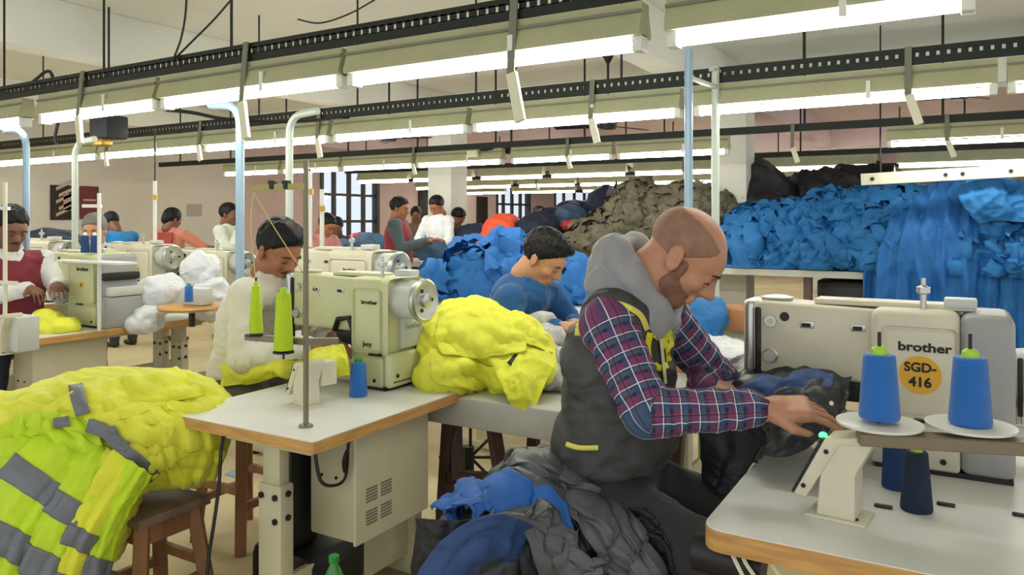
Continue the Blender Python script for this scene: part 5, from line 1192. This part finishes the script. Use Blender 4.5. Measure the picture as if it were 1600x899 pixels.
t1, HR, H, lo, hi, g = person('bald man in charcoal hooded vest and plaid sleeves sewing at right', RT1, 0, 1, SIT, 'a', PL, fab('black_trousers', (40, 41, 45), fold=.9, fs=5), h=.0065, hair_style='none', wrinkle=.006, fat=1.06, **J1)
ch, pe, ne = g('chest'), g('pel'), g('neck')
s = SD(lo, hi, .007)
s.ell((pe+ch)/2+np.array([.02, 0, 0]), (.145, .2, .26), rot(8), k=.07); s.ell(ch+np.array([-.01, 0, .01]), (.14, .2, .19), rot(12), k=.07)
s.cap(shR+np.array([0, .03, .01]), shL-np.array([0, .03, -.01]), .08, k=.06); s.cap(pe+np.array([.0, -.04, .1]), pe+np.array([.0, .04, .1]), .14, k=.04)
s.cap(pe+np.array([.06, -.05, .12]), pe+np.array([.06, .05, .12]), .12, k=.05)
for q in (1, -1): a = g('sh', q); s.cap(a+np.array([.0, q*.05, .0]), a+np.array([.03, q*.15, -.1]), .088, .1, k=.008, op='s')
s.cut((0, 0, pe[2]+.06), (0, 0, -1)); s.cap(ne+np.array([.04, 0, .03]), ne+(H-ne)*.9, .06, .1, k=.01, op='s')
o, V, F = add_mesh('vest', s, VG, t1, 2, lambda V: crumple(V*np.array([1, 1, 1.9]), 5.5, 12, 3)*.008+folds(V, (.5, .2, .9), 5.5, 3)*.009)
vb = bvh_of(V+np.array(RT1), F)
# hood: thick rolls round the neck
s = SD(ne-.24, ne+.26, .006)
for q in (1, -1):
    P_ = [np.array(L1(948, 425, 2.12)), np.array(L1(975, 392, 2.12))+(0, q*.075, 0), np.array(L1(1008, 432, 2.12))+(0, q*.098, 0), np.array(L1(1034, 478, 2.12))+(0, q*.055, 0), np.array(L1(1045, 500, 2.12))+(0, q*.02, 0)]
    for a, b, r1, r2 in zip(P_, P_[1:], (.05, .042, .038, .03), (.042, .038, .03, .022)): s.cap(a, b, r1, r2, k=.03)
    Q_ = [np.array(L1(945, 455, 2.12)), np.array(L1(962, 440, 2.12))+(0, q*.1, 0), np.array(L1(1000, 478, 2.12))+(0, q*.12, 0), np.array(L1(1030, 510, 2.12))+(0, q*.06, 0)]
    for a, b in zip(Q_, Q_[1:]): s.cap(a, b, .04, .035, k=.03)
s.ell(np.array(L1(962, 398, 2.12)), (.055, .085, .05), k=.04)
s.ell(np.array(L1(1000, 405, 2.12)), (.05, .055, .07), rot(35), k=.015, op='s')
add_mesh('hood', s, VH, t1, 1, lambda V: crumple(V, 11, 18, 2)*.006, label='heather grey hood lying round the neck')
# armhole trims
for q in (1,):
    a = g('sh', q); c0 = a+np.array([0, q*.045, -.02]); pts = []
    for k in range(33):
        th = k/32*2*math.pi; dv = np.array([math.cos(th)*.9, q*(-.1*math.sin(th)), math.sin(th)]); org = Vector(tuple(c0+dv*.3+np.array(RT1)+np.array([0, q*.02, 0])))
        hit = vb.ray_cast(org, Vector(tuple(-dv)).normalized())[0]
        pts.append(Vector(hit)-RT1 if hit is not None else Vector(tuple(c0+dv*.09)))
    for _ in range(2): pts = [(pts[(i-1) % 33]+pts[i]*2+pts[(i+1) % 33])/4 for i in range(33)]
    MB().tube(pts, .0055, 8).build('armhole_trim', YT, t1, label='yellow piping round the armhole')
drape('armhole_trim', vb, [(902, 525), (906, 498), (926, 478), (962, 474), (998, 490), (1012, 516)], 4.5, YT, t1, n=30, k=4, off=.006, label='yellow piping round the near armhole')
# hem trim, strings and chest print
drape('hem_trim', vb, [(884, 694), (905, 700), (935, 700)], 4, YT, t1, n=16, k=3, off=.004, label='yellow strip at the vest hem')
for i, pl_ in enumerate(([(1030, 482), (1032, 520), (1036, 560), (1040, 600)], [(1048, 478), (1055, 520), (1060, 570), (1066, 610)])):
    drape('drawstring', vb, pl_, 2.6, mat('string_cream', (214, 206, 150), .7), t1, n=30, k=3, off=.012)
for pl_, hw in (([(1016, 520), (1012, 545), (1016, 575)], 5), ([(1024, 530), (1036, 515), (1040, 545)], 5), ([(1044, 500), (1046, 530), (1048, 565)], 7), ([(1022, 570), (1032, 575), (1044, 570)], 5), ([(1054, 505), (1056, 540), (1057, 570)], 4)):
    drape('chest_print', vb, pl_, hw, mat('print_yellow', (226, 220, 40), .7), t1, n=12, k=3, off=.004, label='yellow printed lettering stroke on the vest front')
drape('zip_line', vb, [(1060, 600), (1068, 640), (1072, 690)], 3, M['chrome'], t1, n=16, k=3, off=.004)
# shaved hair, beard, eyebrows
s = SD(H-.18, H+.18, .005); s.frame(HR, H, 1.12); s.ell((-.012, 0, .035), (.1, .0802, .085), k=.02); s.cut((.072, 0, .062), (.66, 0, -.75)); s.ell((.035, 0, .135), (.15, .072, .075), k=.004, op='s'); s.cut((.06, 0, 0), (1, 0, 0))
add_mesh('shaved_hair', s, mat('shaved_stubble', (146, 110, 90), .7, var=.2, vs=30), t1, 1, label='close-shaved grey stubble at the sides of the head')
s = SD(H-.19, H+.18, .005); s.frame(HR, H, 1.12); s.ell((.03, 0, -.025), (.06, .0618, .09), k=.03); s.cap((.058, -.012, -.098), (.058, .012, -.098), .0235, k=.03)
for q in (-1, 1): s.ell((.0, .042*q, -.07), (.032, .024, .032), k=.03)
s.cut((.0, 0, -.028), (.4, 0, 1)); s.cut((-.03, 0, 0), (-1, 0, -.1))
for q in (-1, 1): s.ell((.018, .052*q, -.022), (.018, .0255, .036), k=.006)
s.ell((.1, 0, -.066), (.024, .02, .011), k=.004, op='s') 
add_mesh('beard', s, mat('beard_stubble', (132, 94, 76), .7, var=.25, vs=60), t1, 1, label='short dark beard stubble along the jaw')
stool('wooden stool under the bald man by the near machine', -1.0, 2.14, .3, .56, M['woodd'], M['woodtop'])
# --- white-shirted man at the centre table
RT2 = Vector((-2.86, 2.5, 0)); L2 = lambda px, py, Y: tuple((yp(px, py, Y)-RT2))
WSH = fab('cream_shirt', (222, 218, 200))
sR = np.array(L2(383, 462, 2.32))
t2, *_ = person('young man in cream shirt sewing behind the centre machine', RT2, 0, 1, SIT, 'b', WSH, fab('olive_trousers', (84, 86, 74)), h=.008, hair_style='fringe', wrinkle=.007, collar=WSH,
    pel=(-.06, 0, .72), chest=(-.0, 0, 1.02), neck=L2(424, 440, 2.5), head=L2(436, 392, 2.5), ang=(28, -6, 0), shR=tuple(sR), shL=tuple(sR+np.array([.02, .37, 0])), elR=L2(378, 560, 2.27), elL=(.12, .27, .98), wrR=L2(486, 540, 2.36), wrL=L2(516, 528, 2.58),
    hdR=(.85, .25, .15), hdL=(.8, -.2, .05), curl=.6, hsc=1.05, moustache=True, kn=(.4, .13, .64))
stool('wooden stool under the young man in cream shirt', -2.92, 2.5, .3, .6, M['wood'], M['woodtop'])
sheet('lap_garment', [[(352, 560, 3.55), (380, 555, 3.4), (420, 552, 3.3), (465, 556, 3.3)], [(346, 575, 3.5), (385, 578, 3.32), (430, 575, 3.2), (475, 572, 3.25)], [(342, 605, 3.5), (385, 600, 3.34), (430, 592, 3.25), (478, 585, 3.3)]], C['hivo'], label='yellow garment across the lap of young man in cream shirt', cat='garment', amp=.014, f=8, seed=95, fold=(3, .012))
sheet('work_piece', [[(480, 555, 3.15), (510, 545, 3.1), (540, 540, 3.05)], [(478, 570, 3.1), (512, 568, 3.0), (545, 565, 3.0)], [(482, 585, 3.1), (515, 588, 3.02), (548, 585, 3.0)]], C['hiv'], label='yellow work piece under the needle of the centre machine', cat='garment', amp=.012, f=10, seed=96)
# --- maroon-vested man at the left edge
RT3 = Vector(yp(12, 400, 2.72)); RT3.z = 0
WS = fab('white_shirt', (226, 226, 222)); MAR = fab('maroon_wool', (122, 34, 50))
person('seated man in maroon knitted vest at the far left edge', RT3, R(-18), 1.05, SIT, 'c', WS, fab('navy_trousers', (40, 48, 76)), h=.011, vest=MAR, collar=WS, moustache=True, ang=(22, 12, 0), fat=1.05,
       elL=(.2, .26, .95), wrL=(.38, .2, 1.02), elR=(.1, -.2, .93), wrR=(.34, .06, 1.0), head=(.12, 0, 1.36), neck=(.07, 0, 1.2), sh=(.05, .2, 1.14))
# --- blue-shirted man
BS = fab('blue_shirt', (26, 84, 140))
RT4 = Vector(yp(812, 400, 3.4)); RT4.z = 0
L4 = lambda px, py, Y: tuple(yp(px, py, Y)-RT4)
person('seated man in blue shirt bending over work right of centre', RT4, 0, 1, SIT, 'd', BS, fab('dark_trousers', (52, 54, 62)), h=.009, collar=BS, hair_style='fringe', ang=(36, 2, 0), pel=(-.05, 0, .7), chest=(-.02, 0, 1.04),
       neck=L4(832, 446, 3.4), head=L4(850, 404, 3.4), shR=L4(795, 470, 3.22), shL=L4(858, 462, 3.6), elR=L4(800, 535, 3.15), wrR=L4(872, 512, 3.25), elL=L4(905, 520, 3.7), wrL=L4(895, 505, 3.45), hdR=(.9, .2, .1), hdL=(.6, -.6, 0), curl=.7)
# --- the people further back
def far(lab, px, top, d, rz, pose, skin, topm, tr=None, h=.014, **k):
    p = dp(px, top, d); base = 1.70 if pose is STAND else 1.425
    return person(lab, p, rz, max(.8, p.z/base), pose, skin, topm, tr, h=h, **k)
CAMR = -59.7
far('grey-haired man in pale blue shirt seated behind the boxy machine', 158, 340, 7.0, R(CAMR+8), SIT, 'd', fab('pale_blue_shirt', (176, 190, 206)), hair='grey', ang=(12, 0, 0), collar=WS)
far('man in bright blue shirt bending beneath the red poster', 193, 324, 9.0, R(175), STAND, 'c', fab('bright_blue_shirt', (20, 124, 186)), ang=(40, 0, 0), chest=(.1, 0, 1.22), neck=(.2, 0, 1.38), sh=(.14, .19, 1.33), head=(.29, 0, 1.5), el=(.3, .24, 1.08), wr=(.5, .12, 1.0))
t7, *_ = far('woman in orange-pink dress with red scarf reaching to the right', 268, 329, 9.3, R(105), STAND, 'c', fab('orange_pink_dress', (204, 128, 104)), fab('orange_pink_dress', (204, 128, 104)), hair_style='long', ang=(15, -20, 0), female=True, sleeve='short', elR=(.12, -.4, 1.22), wrR=(.2, -.62, 1.2), hdR=(.2, -.9, 0), elL=(-.02, .3, 1.1), wrL=(.12, .26, .95))
MB().box(-.14, -.12, .95, -.115, .1, 1.42, .01, M=None).build('scarf', fab('red_scarf', (160, 60, 52)), t7)
far('man in white kurta standing with hand at his face', 356, 321, 9.0, R(20), STAND, 'c', fab('white_kurta', (222, 228, 214)), fab('pale_trousers', (190, 190, 180)), long=.6, ang=(5, 0, 0), moustache=True, elR=(.14, -.22, 1.12), wrR=(.16, -.07, 1.38), hdR=(.1, .3, .9), elL=(.02, .24, 1.1), wrL=(.2, .12, 1.05))
far('man in pink checked shirt bending over cloth behind the rods', 493, 329, 8.6, R(-5), STAND, 'b', fab('pink_shirt', (206, 140, 136)), ang=(30, 0, 0), chest=(.08, 0, 1.22), neck=(.14, 0, 1.38), sh=(.1, .19, 1.33), head=(.2, 0, 1.52), el=(.24, .24, 1.08), wr=(.46, .14, 1.0))
far('dark-clothed man sitting before the barred window', 530, 343, 11.5, R(-60), SIT, 'c', fab('dark_plum_shirt', (58, 46, 54)), ang=(20, 0, 0), full=False)
far('standing man in maroon puffer vest with slate sleeves', 622, 311, 9.3, R(25), STAND, 'b', fab('slate_sleeves', (70, 84, 92)), fab('stone_trousers', (150, 144, 124)), vest=fab('maroon_puffer', (140, 34, 56)), fat=1.12, ang=(10, -10, 0), el=(.1, .26, 1.12), wr=(.36, .1, 1.2), hd=(.9, 0, .2))
far('small woman in brown shawl between the two standing men', 650, 326, 12.3, R(-50), STAND, 'c', fab('brown_shawl', (112, 84, 62)), hair_style='long', full=False)
far('man in white shirt standing at the bench looking down', 684, 309, 10.75, R(-95), STAND, 'b', fab('bright_white_shirt', (236, 238, 240)), fab('dark_trousers', (52, 54, 62)), ang=(28, 0, 0), collar=WS, el=(.08, .27, 1.14), wr=(.3, .14, 1.02), h=.012)
far('man in dark brown clothes standing beside the white-shirted man', 714, 328, 11.0, R(60), STAND, 'c', fab('dark_brown_coat', (84, 60, 48)), fab('dark_brown_coat', (84, 60, 48)), full=False, ang=(30, 0, 0))
far('distant dark-haired worker above the dark navy garments, left of two', 843, 325, 13, R(200), STAND, 'c', fab('navy_shirt', (50, 60, 90)), full=False, h=.016)
far('distant worker above the dark navy garments, right of two', 861, 327, 14.3, R(-40), STAND, 'b', fab('rose_shirt', (170, 90, 90)), full=False, h=.016)
